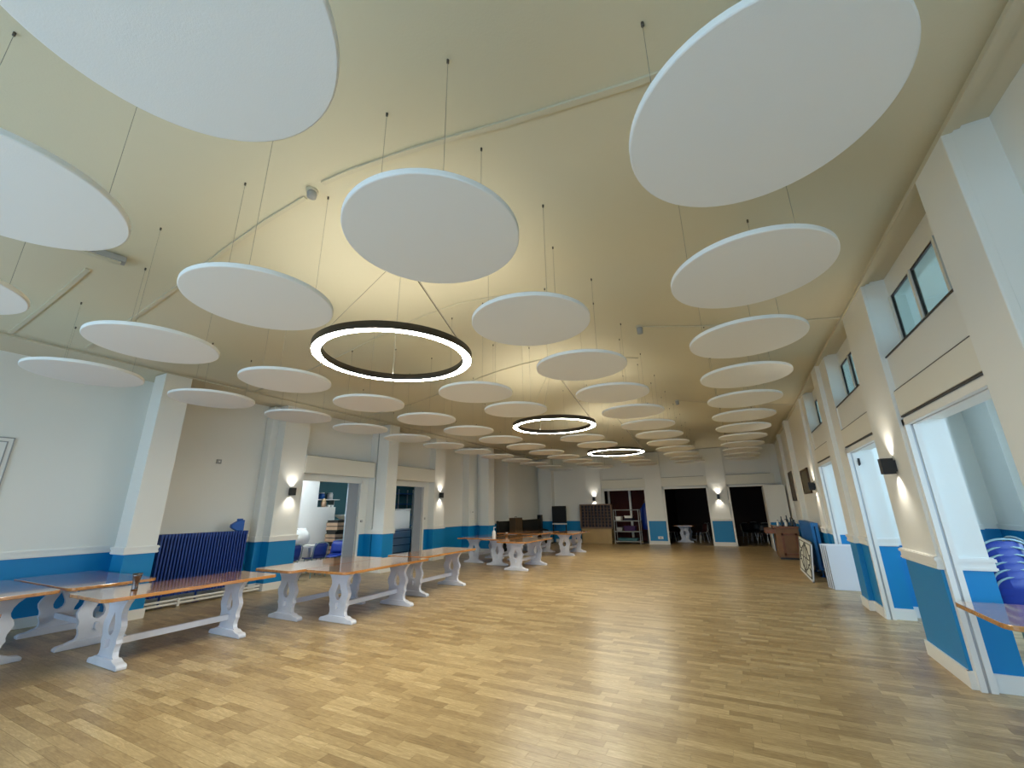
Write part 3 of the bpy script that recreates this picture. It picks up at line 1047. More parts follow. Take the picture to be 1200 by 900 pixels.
plate('wall_sensor', (XL + 0.02, 5.08, 2.66), (0.04, 0.09, 0.09), 'grey', 'small grey sensor high on the wall above the radiator', 'sensor', (0.02, 0))
plate('light_switch', (-9.44, 14.62, 1.50), (0.018, 0.26, 0.09), 'white', 'wide white switch plate on the far pier', 'switch', (0.004, 0))
plate('door_sensor', (XO + 0.02, 8.95, 1.33), (0.04, 0.06, 0.06), 'grey', 'tiny grey door button between the two kitchen doorways', 'button', (0.015, 0))
plate('door_sensor', (XO + 0.02, 11.7, 1.33), (0.04, 0.06, 0.06), 'grey', 'tiny grey door button below the second sconce', 'button', (0.015, 0))
plate('power_socket', (-3.3, YB - 0.08, 0.28), (0.22, 0.02, 0.11), 'white', 'white double power socket low on the blue dado', 'socket', (0, -0.004))
plate('power_socket', (2.2, 8.70, 1.30), (0.16, 0.03, 0.10), 'steel', 'steel socket plate on the lobby wall seen through the middle doorway', 'socket', (0, -0.004))
t = thing('door_closer', 'small black closer hook on the jamb of the middle lobby doorway', 'door hook', (1.76, 8.47, 2.24))
MB().box(-0.03, 0.03, 0, 0.03, -0.05, 0.05).build('hook_plate', 'black', t)
MB().tube([(0, 0, 0.02), (0, -0.05, 0.0), (0, -0.05, -0.04), (0, -0.02, -0.06)], 0.012, 8).build('hook', 'black', t)

# ------------------------------------------------------------------ ceiling conduits and detectors


def conduit(pts, label, r=0.012):
    m = MB()
    P = [(x, y, ceil_z(x, y) - r) for x, y in pts]
    m.tube(P, r, 6)
    return tag(m.build('ceiling_conduit', 'ceiling_trim'), label, 'conduit')


def span(x0, x1, y0, y1, n=14):
    return [(x0 + (x1 - x0) * i / n, y0 + (y1 - y0) * i / n) for i in range(n + 1)]


def trunk(x0, x1, y, label):
    m = MB()
    n = 14
    for i in range(n):
        xa, xb = x0 + (x1 - x0) * i / n, x0 + (x1 - x0) * (i + 1) / n
        za, zb = ceil_z(xa, y), ceil_z(xb, y)
        m.prism([(xa, za + 0.01), (xb, zb + 0.01), (xb, zb - 0.02), (xa, za - 0.02)], 'Y', y - 0.022, y + 0.022)
    return tag(m.build('ceiling_trunking', 'ceiling_trim'), label, 'trunking')


trunk(-8.6, -3.65, 2.28, 'thin cream trunking on the ceiling between the detector and the radiator wall')
trunk(-3.3, 1.5, 2.22, 'thin cream trunking on the ceiling slope above the large window-side discs')
trunk(-8.7, -6.4, 1.52, 'short cream trunking on the ceiling leading to the grey batten')
conduit(span(-1.0, XR, 6.55, 6.75), 'thin ceiling conduit from the first grey detector to the clerestory wall')
conduit(span(-1.1, XR, 12.2, 12.6), 'thin ceiling conduit from the further detector to the clerestory wall')
conduit(span(-8.7, -2.2, 5.0, 5.1), 'thin ceiling conduit crossing just past the first ring lamp')
conduit(span(-8.7, -1.4, 8.05, 8.3), 'thin ceiling conduit crossing just before the second ring lamp')


def detector(x, y, label, drop=0.09):
    t = thing('ceiling_detector', label, 'detector', (x, y, ceil_z(x, y)))
    MB().lathe([(0, 0), (0.06, 0), (0.06, -0.03), (0, -0.03)], 20).build('detector_base', 'ceiling_trim', t)
    MB().lathe([(0, -0.03), (0.045, -0.03), (0.05, -0.05), (0.045, -drop), (0.02, -drop - 0.012), (0, -drop - 0.012)], 20).build('detector_head', 'grey', t)


detector(-3.5, 2.25, 'white domed fire detector on the ceiling ridge at the trunking joint')
detector(-1.03, 6.55, 'grey conical ceiling detector at the end of the first thin conduit', 0.13)
detector(-1.13, 12.2, 'grey conical ceiling detector at the end of the further thin conduit', 0.13)
t = thing('ceiling_batten', 'grey batten fitting on the ceiling beside the short trunking', 'light fitting', (-6.0, 1.42, ceil_z(-6.0, 1.42)), R(78))
MB().box(-0.6, 0.28, -0.06, 0.06, -0.07, 0.0).build('batten_tray', 'grey', t, 0.01)
MB().box(-0.56, 0.24, -0.035, 0.035, -0.085, -0.07).build('batten_cover', 'ceiling_trim', t)


# ------------------------------------------------------------------ chairs
def make_chair(name, label, shell, tube, group=None, seat_h=0.45):
    t = thing(name, label, 'chair', group=group)
    # curved one-piece seat and backrest: profile in (y, z), front towards -Y
    prof = [(-0.22, seat_h - 0.02), (-0.20, seat_h + 0.005), (-0.05, seat_h - 0.008), (0.12, seat_h), (0.19, seat_h + 0.05), (0.215, seat_h + 0.14), (0.235, seat_h + 0.26), (0.26, seat_h + 0.37)]
    m = MB()
    wv = [0.21, 0.215, 0.22, 0.215, 0.205, 0.205, 0.205, 0.18]
    vs, fs = [], []
    n = 6
    for (yy, zz), wd in zip(prof, wv):
        for k in range(n + 1):
            u = -1 + 2 * k / n
            back = zz > seat_h + 0.04
            vs.append((u * wd, yy - (0.05 * u * u if back else 0), zz + (0 if back else 0.02 * u * u)))
    for i in range(len(prof) - 1):
        for k in range(n):
            fs.append((i * (n + 1) + k, i * (n + 1) + k + 1, (i + 1) * (n + 1) + k + 1, (i + 1) * (n + 1) + k))
    ns = 4 * (n + 1)
    me = bpy.data.meshes.new('seat')
    k4 = 3 * n
    seat_f = [f for i, f in enumerate(fs) if i < k4 + n]
    back_f = [f for i, f in enumerate(fs) if i >= k4 + n]
    for nm, ff in (('seat', seat_f), ('backrest', back_f)):
        used = sorted({i for f in ff for i in f})
        mp = {a: b for b, a in enumerate(used)}
        me = bpy.data.meshes.new(nm)
        me.from_pydata([vs[i] for i in used], [], [tuple(mp[i] for i in f) for f in ff])
        me.polygons.foreach_set('use_smooth', [True] * len(ff))
        me.materials.append(M[shell])
        o = bpy.data.objects.new(nm, me)
        s = o.modifiers.new('thickness', 'SOLIDIFY')
        s.thickness = 0.012
        o.parent = t
        C.objects.link(o)
    arch = [(-0.20, 0.15, seat_h - 0.01), (-0.215, 0.20, seat_h + 0.10), (-0.215, 0.225, seat_h + 0.26)]
    arch += [(-0.215 * math.cos(R(a)), 0.235 + 0.02 * math.sin(R(a)), seat_h + 0.28 + 0.11 * math.sin(R(a))) for a in range(10, 171, 16)]
    arch += [(0.215, 0.225, seat_h + 0.26), (0.215, 0.20, seat_h + 0.10), (0.20, 0.15, seat_h - 0.01)]
    MB().tube(arch, 0.012, 8).build('back_frame', tube, t)
    for sx in (-1, 1):
        for sy in (-1, 1):
            MB().tube([(sx * 0.18, sy * 0.14, seat_h - 0.012), (sx * 0.225, sy * 0.20, 0.0)], 0.012, 8).build('leg', tube, t)
        MB().tube([(sx * 0.18, -0.15, seat_h - 0.02), (sx * 0.18, 0.15, seat_h - 0.02)], 0.011, 8).build('seat_rail', tube, t)
    return t


bc = make_chair('stacking_chair', 'blue plastic stacking chair in the lobby stack behind the doorway table', 'blue_plastic', 'tube', 'blue chairs stacked in the lobby')
stack = []
for s, (cx, cy, rz, n) in enumerate([(2.42, 6.95, 197, 6), (2.98, 7.15, 95, 6)]):
    for k in range(n):
        c = bc if (s == 0 and k == 0) else copy_tree(bc)
        c.location = (cx - 0.012 * k, cy - 0.015 * k, 0.075 * k)
        c['label'] = 'blue stacking chair, %s from the floor in the %s' % (NTH[k], ['stack close behind the doorway pier', 'lobby stack turned sideways'][s])
        c.rotation_euler = (0, 0, R(rz))
kc = copy_tree(bc)
kc['label'] = 'blue plastic chair pulled to the kitchen room table beside the white bag'
kc['group'] = ''
del kc['group']
kc.location = (-10.02, 7.97, 0)
kc.rotation_euler = (0, 0, R(-90))
kc2 = copy_tree(kc)
kc2.location = (-10.02, 7.2, 0)
kc2['label'] = 'blue plastic chair half hidden by the jamb of the first kitchen doorway'
kc3 = copy_tree(kc)
kc3.location = (-9.99, 8.56, 0)
kc3.rotation_euler = (0, 0, R(20))
kc3['label'] = 'blue plastic chair in front of the wooden crates in the kitchen room'
dk = make_chair('dining_chair', 'dark red chair at the table in the unlit room', 'dark_red', 'alu', 'chairs in the unlit room')
dk.location = (-1.75, 22.2, 0)
dk.rotation_euler = (0, 0, R(-60))
for x, y, a in ((-1.7, 23.0, -100), (-3.05, 22.4, 80)):
    c = copy_tree(dk)
    c.location = (x, y, 0)
    c.rotation_euler = (0, 0, R(a))
gk = make_chair('metal_chair', 'dark chair with pale tubular legs in the room beside the counter', 'black', 'alu', 'chairs in the room beside the counter')
gk.location = (0.2, 22.6, 0)
gk.rotation_euler = (0, 0, R(30))
for x, y, a in ((0.75, 22.3, -20), (1.15, 22.9, 60), (0.5, 23.6, 10)):
    c = copy_tree(gk)
    c.location = (x, y, 0)
    c.rotation_euler = (0, 0, R(a))

# ------------------------------------------------------------------ kitchen room contents
t = thing('kitchen_table', 'white topped table in the kitchen room under the white bag', 'table', (-10.45, 7.6, 0))
MB().box(-0.3, 0.3, -0.78, 0.78, 0.70, 0.74).build('tabletop', 'white', t, 0.004)
for sx in (-1, 1):
    for sy in (-1, 1):
        MB().box(sx * 0.26 - 0.025, sx * 0.26 + 0.025, sy * 0.73 - 0.025, sy * 0.73 + 0.025, 0, 0.70).build('leg', 'alu', t)
t = thing('plastic_bag', 'bulging translucent white bag lying on the kitchen room table', 'bag', (-10.45, 7.6, 0.74))
m = MB()
prof = [(0, 0), (0.17, 0.0), (0.26, 0.06), (0.29, 0.16), (0.25, 0.28), (0.17, 0.36), (0.1, 0.40), (0.05, 0.44), (0, 0.44)]
m.lathe(prof, 20)
m.v = [(x * (1 + 0.13 * math.sin(9 * z + 5 * x)) , y * 1.5 * (1 + 0.14 * math.cos(8 * z + 7 * y)) + 0.35 * z, z * (1 + 0.08 * math.sin(6 * x + 4 * y))) for x, y, z in m.v]
m.build('bag_body', 'bag', t)
MB().tube([(0, 0.10, 0.36), (0.03, 0.20, 0.40), (0.02, 0.30, 0.38)], [0.10, 0.05, 0.07], 10).build('bag_neck', 'bag', t)
for k in range(4):
    t = thing('wooden_crate', 'brown slatted crate, number %s from the floor of the kitchen stack' % ['one', 'two', 'three', 'four'][k], 'crate', (-10.5, 9.08, 0.10 + 0.315 * k), R(6 * (k % 2)))
    MB().box(-0.2, 0.2, -0.28, 0.28, 0, 0.02).box(-0.2, -0.185, -0.28, 0.28, 0, 0.26).box(0.185, 0.2, -0.28, 0.28, 0, 0.26).box(-0.2, 0.2, -0.28, -0.265, 0, 0.26).box(-0.2, 0.2, 0.265, 0.28, 0, 0.26).build('crate_body', 'dark_wood', t)
    for z in (0.05, 0.16):
        MB().box(0.2, 0.21, -0.285, 0.02, z, z + 0.085).build('slat', 'carton', t)
        MB().box(-0.205, 0.205, -0.292, -0.28, z, z + 0.085).build('slat', 'carton', t)
    MB().box(-0.19, 0.19, -0.27, 0.27, 0.26, 0.315).build('crate_lid', 'dark_wood', t)
pl = thing('crate_pallet', 'low dark wooden pallet under the crates in the kitchen room', 'pallet', (-10.5, 9.08, 0))
for yy in (-0.24, 0, 0.24):
    MB().box(-0.25, 0.25, yy - 0.05, yy + 0.05, 0, 0.08).build('bearer', 'dark_wood', pl)
for xx in (-0.2, -0.07, 0.07, 0.2):
    MB().box(xx - 0.05, xx + 0.05, -0.3, 0.3, 0.08, 0.10).build('deck_board', 'dark_wood', pl)
t = thing('wash_basin', 'white round basin with swan tap by the crates in the kitchen room', 'basin', (-11.6, 10.15, 0))
MB().lathe([(0, 1.36), (0.1, 1.36), (0.24, 1.44), (0.27, 1.50), (0.25, 1.50), (0.1, 1.40), (0, 1.40)], 24).build('basin_bowl', 'white', t)
MB().lathe([(0.1, 0.0), (0.07, 0.1), (0.07, 1.36), (0, 1.36)], 16).build('basin_pedestal', 'grey', t)
MB().tube([(0.0, 0.26, 1.48), (0.0, 0.26, 1.72), (0.0, 0.20, 1.80), (0.0, 0.12, 1.78), (0, 0.10, 1.70)], 0.018, 8).build('tap', 'steel', t)
t = thing('wall_shelf', 'white wall shelf with blue jars on the dark teal wall', 'shelf', (-13.42, 10.4, 2.0))
MB().box(-0.08, 0.25, -0.7, 0.9, 0, 0.03).build('shelf_board', 'white', t)
for yy in (-0.5, 0.7):
    MB().box(-0.08, 0.2, yy - 0.015, yy + 0.015, -0.18, 0).build('bracket', 'grey', t)
for k, (yy, col) in enumerate(((10.0, 'white'), (10.25, 'mid_blue_plastic'), (10.6, 'mid_blue_plastic'), (10.95, 'white'))):
    t = thing('storage_jar', ['white lidded tub', 'squat blue jar', 'second squat blue jar', 'white tall tub'][k] + ' on the kitchen wall shelf', 'jar', (-13.3, yy, 2.03))
    MB().lathe([(0, 0), (0.1, 0), (0.1, 0.18), (0.08, 0.2), (0, 0.2)], 16).build('jar_body', col, t)
    MB().lathe([(0, 0.2), (0.085, 0.2), (0.085, 0.235), (0, 0.235)], 16).build('lid', 'white', t)
t = thing('wicker_basket', 'brown basket with clutter standing on the stepped white partition', 'basket', (-10.925, 8.80, 1.732))
MB().lathe([(0, 0), (0.05, 0), (0.07, 0.05), (0.074, 0.14), (0.06, 0.15), (0, 0.13)], 14).build('basket_body', 'carton', t)
MB().lathe([(0, 0.13), (0.06, 0.15), (0.05, 0.22), (0.0, 0.26)], 12, (0.0, 0.0, 0)).build('clutter', 'wood_foot', t)
t = thing('white_box', 'small white carton behind the basket on the partition ledge', 'box', (-10.93, 9.02, 1.73))
MB().box(-0.06, 0.06, -0.09, 0.1, 0, 0.06).build('box_body', 'white', t)
MB().box(-0.062, 0.062, -0.02, 0.02, 0.0, 0.061).build('tape', 'grey', t)
t = thing('wall_speaker', 'small black loudspeaker high on the dark teal wall', 'speaker', (-13.4, 10.4, 2.72))
MB().box(-0.1, 0.1, -0.2, 0.2, -0.09, 0.09).build('speaker_case', 'black', t)
MB().box(0.1, 0.108, -0.17, 0.17, -0.07, 0.07).build('grille', 'grey', t)
# steel drawers with white box behind the second doorway
t = thing('steel_drawer_unit', 'grey steel drawer unit behind the second kitchen doorway', 'drawer unit', (-10.62, 11.62, 0))
MB().box(-0.3, 0.25, -0.42, 0.45, 0, 1.0).build('cabinet_body', 'steel', t)
for k in range(4):
    d = MB().box(0.25, 0.265, -0.40, 0.43, 0.06 + 0.23 * k, 0.27 + 0.23 * k).build('drawer', 'steel', t)
    MB().box(0.265, 0.285, -0.40, 0.43, 0.245 + 0.23 * k, 0.262 + 0.23 * k).build('handle', 'black', d)
t = thing('white_cooler_box', 'white box with grey lid standing on the steel drawer unit', 'box', (-10.62, 11.62, 1.0))
MB().box(-0.28, 0.22, -0.40, 0.42, 0.0, 0.60).build('box_body', 'white', t, 0.01)
MB().box(-0.29, 0.23, -0.41, 0.43, 0.60, 0.66).build('lid', 'grey', t)
t = thing('wall_rack', 'tall dark shelving rack on the teal wall behind the second doorway', 'rack', (-13.3, 14.4, 0))
for k in range(6):
    MB().box(-0.18, 0.18, -0.95, 0.95, 0.45 * k + 0.05, 0.45 * k + 0.08).build('shelf', 'mid_blue_plastic', t)
for yy in (-0.93, 0, 0.93):
    for xx in (-0.16, 0.16):
        MB().box(xx - 0.02, xx + 0.02, yy - 0.02, yy + 0.02, 0, 2.5).build('post', 'alu', t)
t = thing('gas_cylinder', 'slim dark cylinder standing beside the steel drawer unit', 'cylinder', (-10.45, 12.28, 0))
MB().lathe([(0, 0), (0.09, 0), (0.1, 0.02), (0.1, 0.9), (0.06, 1.0), (0.03, 1.04), (0, 1.04)], 18).build('cylinder_body', 'bottle_blue', t)
MB().lathe([(0, 1.04), (0.035, 1.04), (0.035, 1.1), (0, 1.1)], 12).tube([(0, 0, 1.08), (0.09, 0, 1.12)], 0.012, 8).build('valve', 'steel', t)

# ------------------------------------------------------------------ end wall furniture
t = thing('pigeonhole_unit', 'wooden lattice pigeonhole unit on a beige base against the end wall', 'pigeonhole unit', (-6.1, 20.15, 0))
MB().box(-0.74, 0.74, -0.02, 0.02, 0.0, 0.66).build('base_panel', 'beige', t)
MB().box(-0.74, -0.70, -0.02, 0.22, 0, 0.66).box(0.70, 0.74, -0.02, 0.22, 0, 0.66).box(-0.74, 0.74, -0.02, 0.22, 0.64, 0.68).build('base_carcass', 'beige', t)
MB().box(-0.76, 0.76, 0.12, 0.15, 0.68, 1.74).build('backing', 'night', t)
for x0, x1, z0, z1 in ((-0.78, -0.72, 0.68, 1.76), (0.72, 0.78, 0.68, 1.76), (-0.78, 0.78, 1.70, 1.76), (-0.78, 0.78, 0.66, 0.72)):
    MB().box(x0, x1, -0.03, 0.16, z0, z1).build('frame_rail', 'lattice', t)
for k in range(1, 9):
    xx = -0.72 + 1.44 * k / 9
    MB().box(xx - 0.009, xx + 0.009, -0.02, 0.12, 0.72, 1.70).build('upright_slat', 'lattice', t)
for k in range(1, 7):
    zz = 0.72 + 0.98 * k / 7
    MB().box(-0.72, 0.72, -0.015, 0.12, zz - 0.009, zz + 0.009).build('cross_slat', 'lattice', t)

su = thing('metal_shelf_unit', 'grey metal shelf unit in the end wall doorway, loaded with oddments', 'shelf unit', (-4.68, 20.3, 0))
for xx in (-0.56, 0.56):
    for yy in (-0.2, 0.2):
        MB().box(xx - 0.015, xx + 0.015, yy - 0.015, yy + 0.015, 0, 1.5).build('post', 'grey', su)
for zz in (0.10, 0.52, 0.98, 1.46):
    MB().box(-0.58, 0.58, -0.22, 0.22, zz, zz + 0.03).build('shelf', 'grey', su)
for nm, lab, cat, loc, sz, mat in (('storage_tub', 'white tub on the upper shelf of the metal unit', 'tub', (-0.36, -0.02, 1.02), (0.26, 0.3, 0.17), 'white'),
                                  ('folded_papers', 'loose white papers on the upper shelf of the metal unit', 'papers', (0.08, 0.0, 1.12), (0.36, 0.26, 0.10), 'white'),
                                  ('carton', 'brown carton under the loose papers on the metal unit', 'carton', (0.1, 0.0, 1.02), (0.42, 0.3, 0.10), 'night'),
                                  ('cloth_bag', 'purple cloth bag on the middle shelf of the metal unit', 'bag', (0.12, 0.0, 0.56), (0.5, 0.32, 0.22), 'purple'),
                                  ('grey_tub', 'grey tub on the middle shelf of the metal unit', 'tub', (-0.36, 0.0, 0.56), (0.24, 0.3, 0.16), 'grey'),
                                  ('green_box', 'long dark green box on the lowest shelf of the metal unit', 'box', (0.0, 0.0, 0.14), (0.9, 0.34, 0.12), 'teal')):
    t = thing(nm, lab, cat, (-4.68 + loc[0], 20.3 + loc[1], loc[2]), R(random.uniform(-6, 6)))
    sx, sy, sz_ = sz
    MB().prism([(-sx / 2 * 0.9, 0), (sx / 2 * 0.9, 0), (sx / 2, sz_ * 0.85), (-sx / 2, sz_ * 0.85)], 'Y', -sy / 2, sy / 2).build('body', mat, t, 0.01)
    MB().box(-sx / 2 - 0.01, sx / 2 + 0.01, -sy / 2 - 0.01, sy / 2 + 0.01, sz_ * 0.85, sz_).build('lid', mat, t)
# glazed screen and curtains behind that doorway
t = thing('glazed_screen', 'white mullioned screen with dark red curtains behind the metal shelves', 'screen', (-4.8, 21.6, 0))
for xx in (-1.0, 0.05, 1.1):
    MB().box(xx - 0.05, xx + 0.05, -0.04, 0.04, 0, 2.5).build('mullion', 'white', t)
MB().box(-1.05, 1.15, -0.04, 0.04, 2.44, 2.54).build('head_rail', 'white', t)
for a, b in ((-0.95, 0.0), (0.1, 1.05)):
    m = MB()
    n = 14
    m._add([(a + (b - a) * i / n, 0.10 + 0.02 * math.sin(i * 1.9), z) for z in (0.05, 2.44) for i in range(n + 1)], [(i, i + 1, n + 2 + i, n + 1 + i) for i in range(n)], True)
    m.build('curtain', 'dark_red', t)
t = thing('blue_coat', 'dark blue coat hanging at the edge of the metal shelf doorway', 'coat', (-3.95, 21.0, 0))
MB().lathe([(0.0, 0.6), (0.2, 0.6), (0.22, 0.9), (0.18, 1.3), (0.16, 1.6), (0.07, 1.75), (0, 1.78)], 14).build('coat_body', 'blue_plastic', t)
MB().tube([(0, 0, 1.75), (0, 0, 1.9), (0.05, 0, 1.95)], 0.01, 6).build('hanger_hook', 'alu', t)
MB().tube([(-0.17, 0, 1.55), (-0.22, 0, 1.0)], [0.06, 0.05], 8).tube([(0.17, 0, 1.55), (0.22, 0, 1.0)], [0.06, 0.05], 8).build('sleeves', 'blue_plastic', t)
MB().box(-0.02, 0.02, -0.02, 0.02, 0, 1.9).box(-0.2, 0.2, -0.2, 0.2, 0, 0.03).build('stand', 'black', t)

t = thing('display_board', 'tall black display screen on legs against the end wall', 'display screen', (-7.85, 19.9, 0))
MB().box(-0.36, 0.36, -0.03, 0.03, 0.92, 1.70).build('screen_panel', 'screen_black', t)
MB().box(-0.37, 0.37, -0.035, 0.035, 0.84, 0.90).build('pen_tray', 'white', t)
for xx in (-0.33, 0.33):
    MB().box(xx - 0.025, xx + 0.025, -0.02, 0.02, 0, 0.92).box(xx - 0.03, xx + 0.03, -0.25, 0.25, 0, 0.04).build('leg', 'black', t)
t = thing('column_speaker', 'slim black column loudspeaker in the corner of the end wall', 'speaker', (-8.75, 19.6, 0))
MB().box(-0.09, 0.09, -0.12, 0.12, 0.0, 1.30).build('speaker_case', 'black', t)
MB().box(-0.075, 0.075, -0.13, -0.12, 0.1, 1.25).build('grille', 'screen_black', t)
for i, (x, y, ln, lab) in enumerate(((-8.7, 16.35, 2.0, 'dark wooden pew along the wall before the corner, closest to the far pier'), (-8.65, 18.4, 1.9, 'dark wooden pew along the wall next to the column loudspeaker'))):
    t = thing('pew', lab, 'pew', (x, y, 0), R(90))
    MB().box(-ln / 2, ln / 2, -0.02, 0.03, 0.35, 1.12).build('backrest', 'dark_wood', t)
    MB().box(-ln / 2, ln / 2, -0.45, 0.0, 0.42, 0.46).build('seat', 'dark_wood', t)
    for s in (-1, 1):
        MB().prism([(-0.47, 0), (0.06, 0), (0.06, 1.14), (-0.02, 1.14), (-0.08, 0.7), (-0.47, 0.62)], 'X', s * ln / 2 - 0.025, s * ln / 2 + 0.025).build('pew_end', 'dark_wood', t)
t = thing('brown_case', 'small brown case standing on the pew next to the far pier', 'case', (-8.43, 16.4, 0.46))
MB().box(-0.15, 0.15, -0.32, 0.32, 0, 0.78).build('case_body', 'frame_brown', t, 0.01)
MB().tube([(0, -0.08, 0.78), (0, -0.08, 0.82), (0, 0.08, 0.82), (0, 0.08, 0.78)], 0.01, 6).build('handle', 'black', t)

# ------------------------------------------------------------------ things along the wall beside the lobby
t = thing('cupboard_partition', 'cream painted partition with blue foot standing before the end wall', 'partition', (1.25, 19.6, 0))
MB().box(-0.33, 0.33, -0.75, 0.75, 0.0, 2.32).build('partition_body', 'wall', t, 0.004)
MB().box(-0.35, 0.35, -0.775, 0.75, 0.985, 1.08).build('dado_rail', 'white', t)
MB().box(-0.36, -0.33, -0.77, 0.75, 0, 2.3).build('edge_strip', 'white', t)

t = thing('wooden_counter', 'brown panelled wooden counter with bottles in the corner', 'counter', (1.12, 16.6, 0))
MB().box(-0.26, 0.36, -0.62, 0.62, 0.06, 0.90).build('counter_body', 'oak', t)
MB().box(-0.30, 0.38, -0.66, 0.66, 0.90, 0.95).build('counter_top', 'oak_red', t, 0.006)
MB().box(-0.24, 0.34, -0.60, 0.60, 0.0, 0.06).build('plinth', 'black', t)
MB().box(-0.52, -0.26, -0.55, 0.5, 0.74, 0.88).build('side_flap', 'oak_red', t)
f = MB()
for x0, x1, z0, z1 in ((-0.12, 0.30, 0.70, 0.76), (-0.12, 0.30, 0.12, 0.18), (-0.12, -0.06, 0.12, 0.76), (0.24, 0.30, 0.12, 0.76)):
    f.box(x0, x1, -0.64, -0.62, z0, z1)
f.build('front_panel_moulding', 'oak_red', t)
BL = [(-0.02, -0.35, 0.27, 'bottle_blue', 'tall'), (0.08, -0.42, 0.20, 'white', 'short'), (0.14, -0.2, 0.30, 'bottle_blue', 'tall'), (0.22, -0.4, 0.24, 'bottle_blue', 'tall'), (0.29, -0.25, 0.22, 'bottle_blue', 'tall'), (-0.12, -0.15, 0.16, 'white', 'short'), (0.3, -0.5, 0.18, 'bottle_blue', 'tall')]
for x, y, h, mt, kd in BL:
    t = thing('counter_bottle', 'dark blue glass bottle on the wooden counter' if mt == 'bottle_blue' else 'short white bottle on the wooden counter', 'bottle', (1.12 + x, 16.6 + y, 0.95), 0, 'dark bottles on the counter' if mt == 'bottle_blue' else 'white bottles on the counter')
    MB().lathe([(0, 0), (0.036, 0), (0.038, 0.01), (0.038, h * 0.55), (0.016, h * 0.75), (0.014, h), (0, h)], 16).build('bottle_body', mt, t)
    MB().lathe([(0, h), (0.017, h), (0.017, h + 0.025), (0, h + 0.025)], 10).build('cap', 'black', t)

# patterned board leaning in front of the radiator, plain yellow one behind it


def lean_board(name, label, cat, y0, y1, xb, xt, h, th, mat, frame_mat):
    """board standing on its long edge from y0 to y1, foot at x=xb, top edge at x=xt"""
    ang = math.atan2(xt - xb, h)
    t = thing(name, label, cat, (xb, (y0 + y1) / 2, 0.0))
    t.rotation_euler = (0, ang, 0)
    L = y1 - y0
    MB().box(0, th, -L / 2, L / 2, 0, h).build('board', mat, t)
    f = MB()
    for a, b, c, d in ((-L / 2 - 0.01, L / 2 + 0.01, 0, 0.025), (-L / 2 - 0.01, L / 2 + 0.01, h - 0.025, h), (-L / 2 - 0.01, -L / 2 + 0.015, 0, h), (L / 2 - 0.015, L / 2 + 0.01, 0, h)):
        f.box(-0.006, th + 0.002, a, b, c, d)
    f.build('frame', frame_mat, t)
    return t, L


lean_board('yellow_board', 'pale yellow board leaning behind the patterned board', 'board', 12.1, 14.3, 1.20, 1.30, 0.78, 0.02, 'yellow', 'yellow')
t, L = lean_board('patterned_board', 'white board with black interlaced line pattern leaning before the radiator', 'board', 11.6, 13.75, 1.15, 1.25, 0.80, 0.02, 'board_cream', 'board_white')


def stroke(pts, wd=0.014):
    return MB().tube([(-0.004, a, b) for a, b in pts], wd, 4, smooth=False)


H = 0.80


def arc(cy, cz, ry, rz_, a0, a1, n=16):
    return [(cy + ry * math.cos(R(a0 + (a1 - a0) * i / n)), cz + rz_ * math.sin(R(a0 + (a1 - a0) * i / n))) for i in range(n + 1)]


k = L / 2
ink = MB()
for pts in ([(-k * 0.92, 0.06), (k * 0.92, 0.06), (k * 0.92, 0.74), (-k * 0.92, 0.74), (-k * 0.92, 0.06)],
            arc(0, 0.4, k * 0.62, 0.27, 20, 160), arc(0, 0.4, k * 0.62, 0.27, 200, 340), arc(0, 0.4, k * 0.30, 0.33, 0, 360, 24),
            [(-k * 0.92, 0.52), (-k * 0.75, 0.52)] + arc(-k * 0.58, 0.40, k * 0.16, 0.12, 120, 300, 8), [(k * 0.92, 0.28), (k * 0.75, 0.28)] + arc(k * 0.58, 0.40, k * 0.16, 0.12, -60, 120, 8),
            [(-k * 0.6, 0.40), (k * 0.6, 0.40)], [(0, 0.1), (0, 0.7)], arc(-k * 0.62, 0.14, k * 0.25, 0.1, 90, 180, 6), arc(k * 0.62, 0.66, k * 0.25, 0.1, 270, 360, 6)):
    ink.tube([(-0.003, a, b) for a, b in pts], 0.011, 4, smooth=False)
ink.build('line_pattern', 'ink', t)

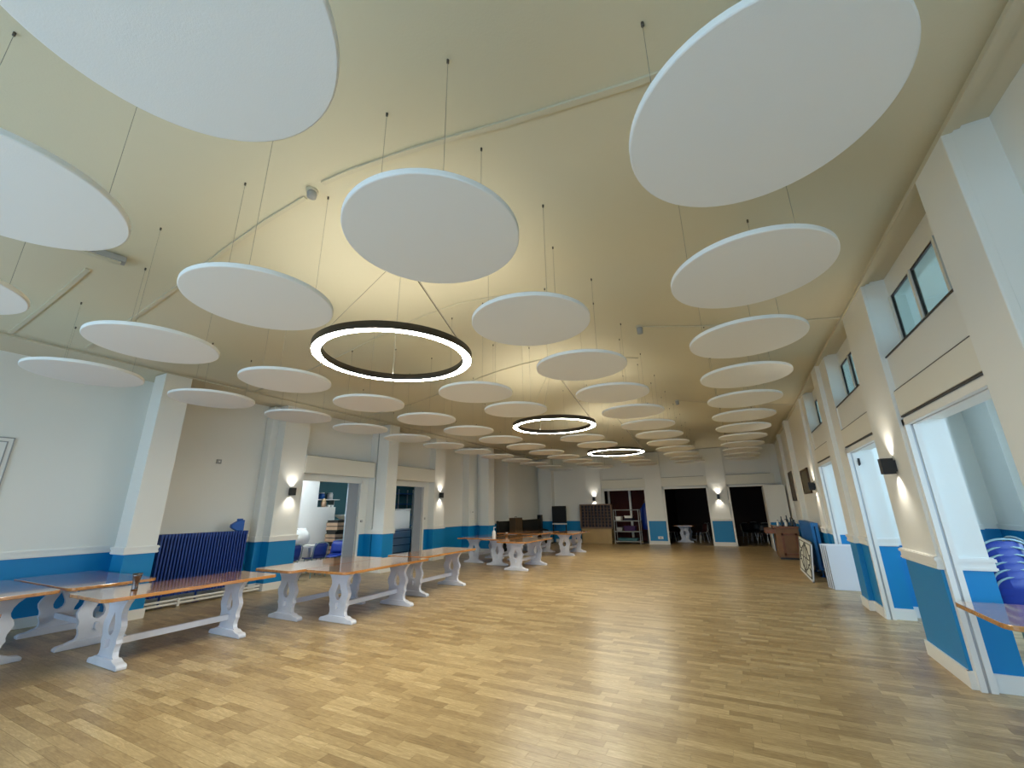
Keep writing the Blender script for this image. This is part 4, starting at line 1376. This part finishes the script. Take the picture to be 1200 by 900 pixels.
# white folded boards stacked on edge in the third doorway
for i in range(4):
    y = 10.78 + 0.09 * i
    t = thing('folded_table_board', ['front white board of the stack on edge in the third lobby doorway', 'second white board of the stack on edge in the third lobby doorway', 'third white board of the stack on edge in the third lobby doorway', 'rear white board of the stack on edge in the third lobby doorway'][i], 'board', (1.40 - 0.02 * i, y, 0))
    t.rotation_euler = (R(-4), 0, 0)
    MB().box(0, 0.78, 0, 0.028, 0.0, 0.82).build('board', 'board_white', t, 0.01)
    MB().box(-0.004, 0.0, 0.004, 0.024, 0.02, 0.80).build('edge_band', 'ink', t)
    MB().box(0.1, 0.68, 0.028, 0.05, 0.1, 0.14).box(0.1, 0.68, 0.028, 0.05, 0.66, 0.70).build('folded_leg', 'alu', t)


# pictures and the alarm on the wall past the third doorway
def picture(loc, w_, h_, label, cols):
    t = thing('framed_picture', label, 'picture', loc)
    f = MB()
    for a, b, c, d in ((-w_ / 2, w_ / 2, -h_ / 2, -h_ / 2 + 0.04), (-w_ / 2, w_ / 2, h_ / 2 - 0.04, h_ / 2), (-w_ / 2, -w_ / 2 + 0.04, -h_ / 2, h_ / 2), (w_ / 2 - 0.04, w_ / 2, -h_ / 2, h_ / 2)):
        f.box(-0.04, 0, a, b, c, d)
    f.build('frame', 'frame_brown', t)
    MB().box(-0.02, 0, -w_ / 2 + 0.03, w_ / 2 - 0.03, -h_ / 2 + 0.03, h_ / 2 - 0.03).build('picture_sheet', cols, t)


picture((XR, 13.55, 2.18), 1.3, 0.62, 'olive framed picture beside the sconce on the doorway wall', 'picture_olive')
picture((XR, 16.75, 2.18), 1.15, 0.92, 'tall dark brown framed board past the slim column', 'frame_brown')
t = thing('fire_alarm', 'small dark red alarm sounder above the dark brown framed board', 'alarm', (XR, 18.05, 2.68))
t.rotation_euler = (0, R(-90), 0)
MB().lathe([(0, 0), (0.07, 0), (0.075, 0.03), (0.05, 0.06), (0.02, 0.075), (0, 0.075)], 18).build('sounder', 'red', t)
MB().lathe([(0, 0.0), (0.085, 0.0), (0.085, 0.012), (0, 0.012)], 18).build('base_plate', 'red', t)
bpy.context.view_layer.update()
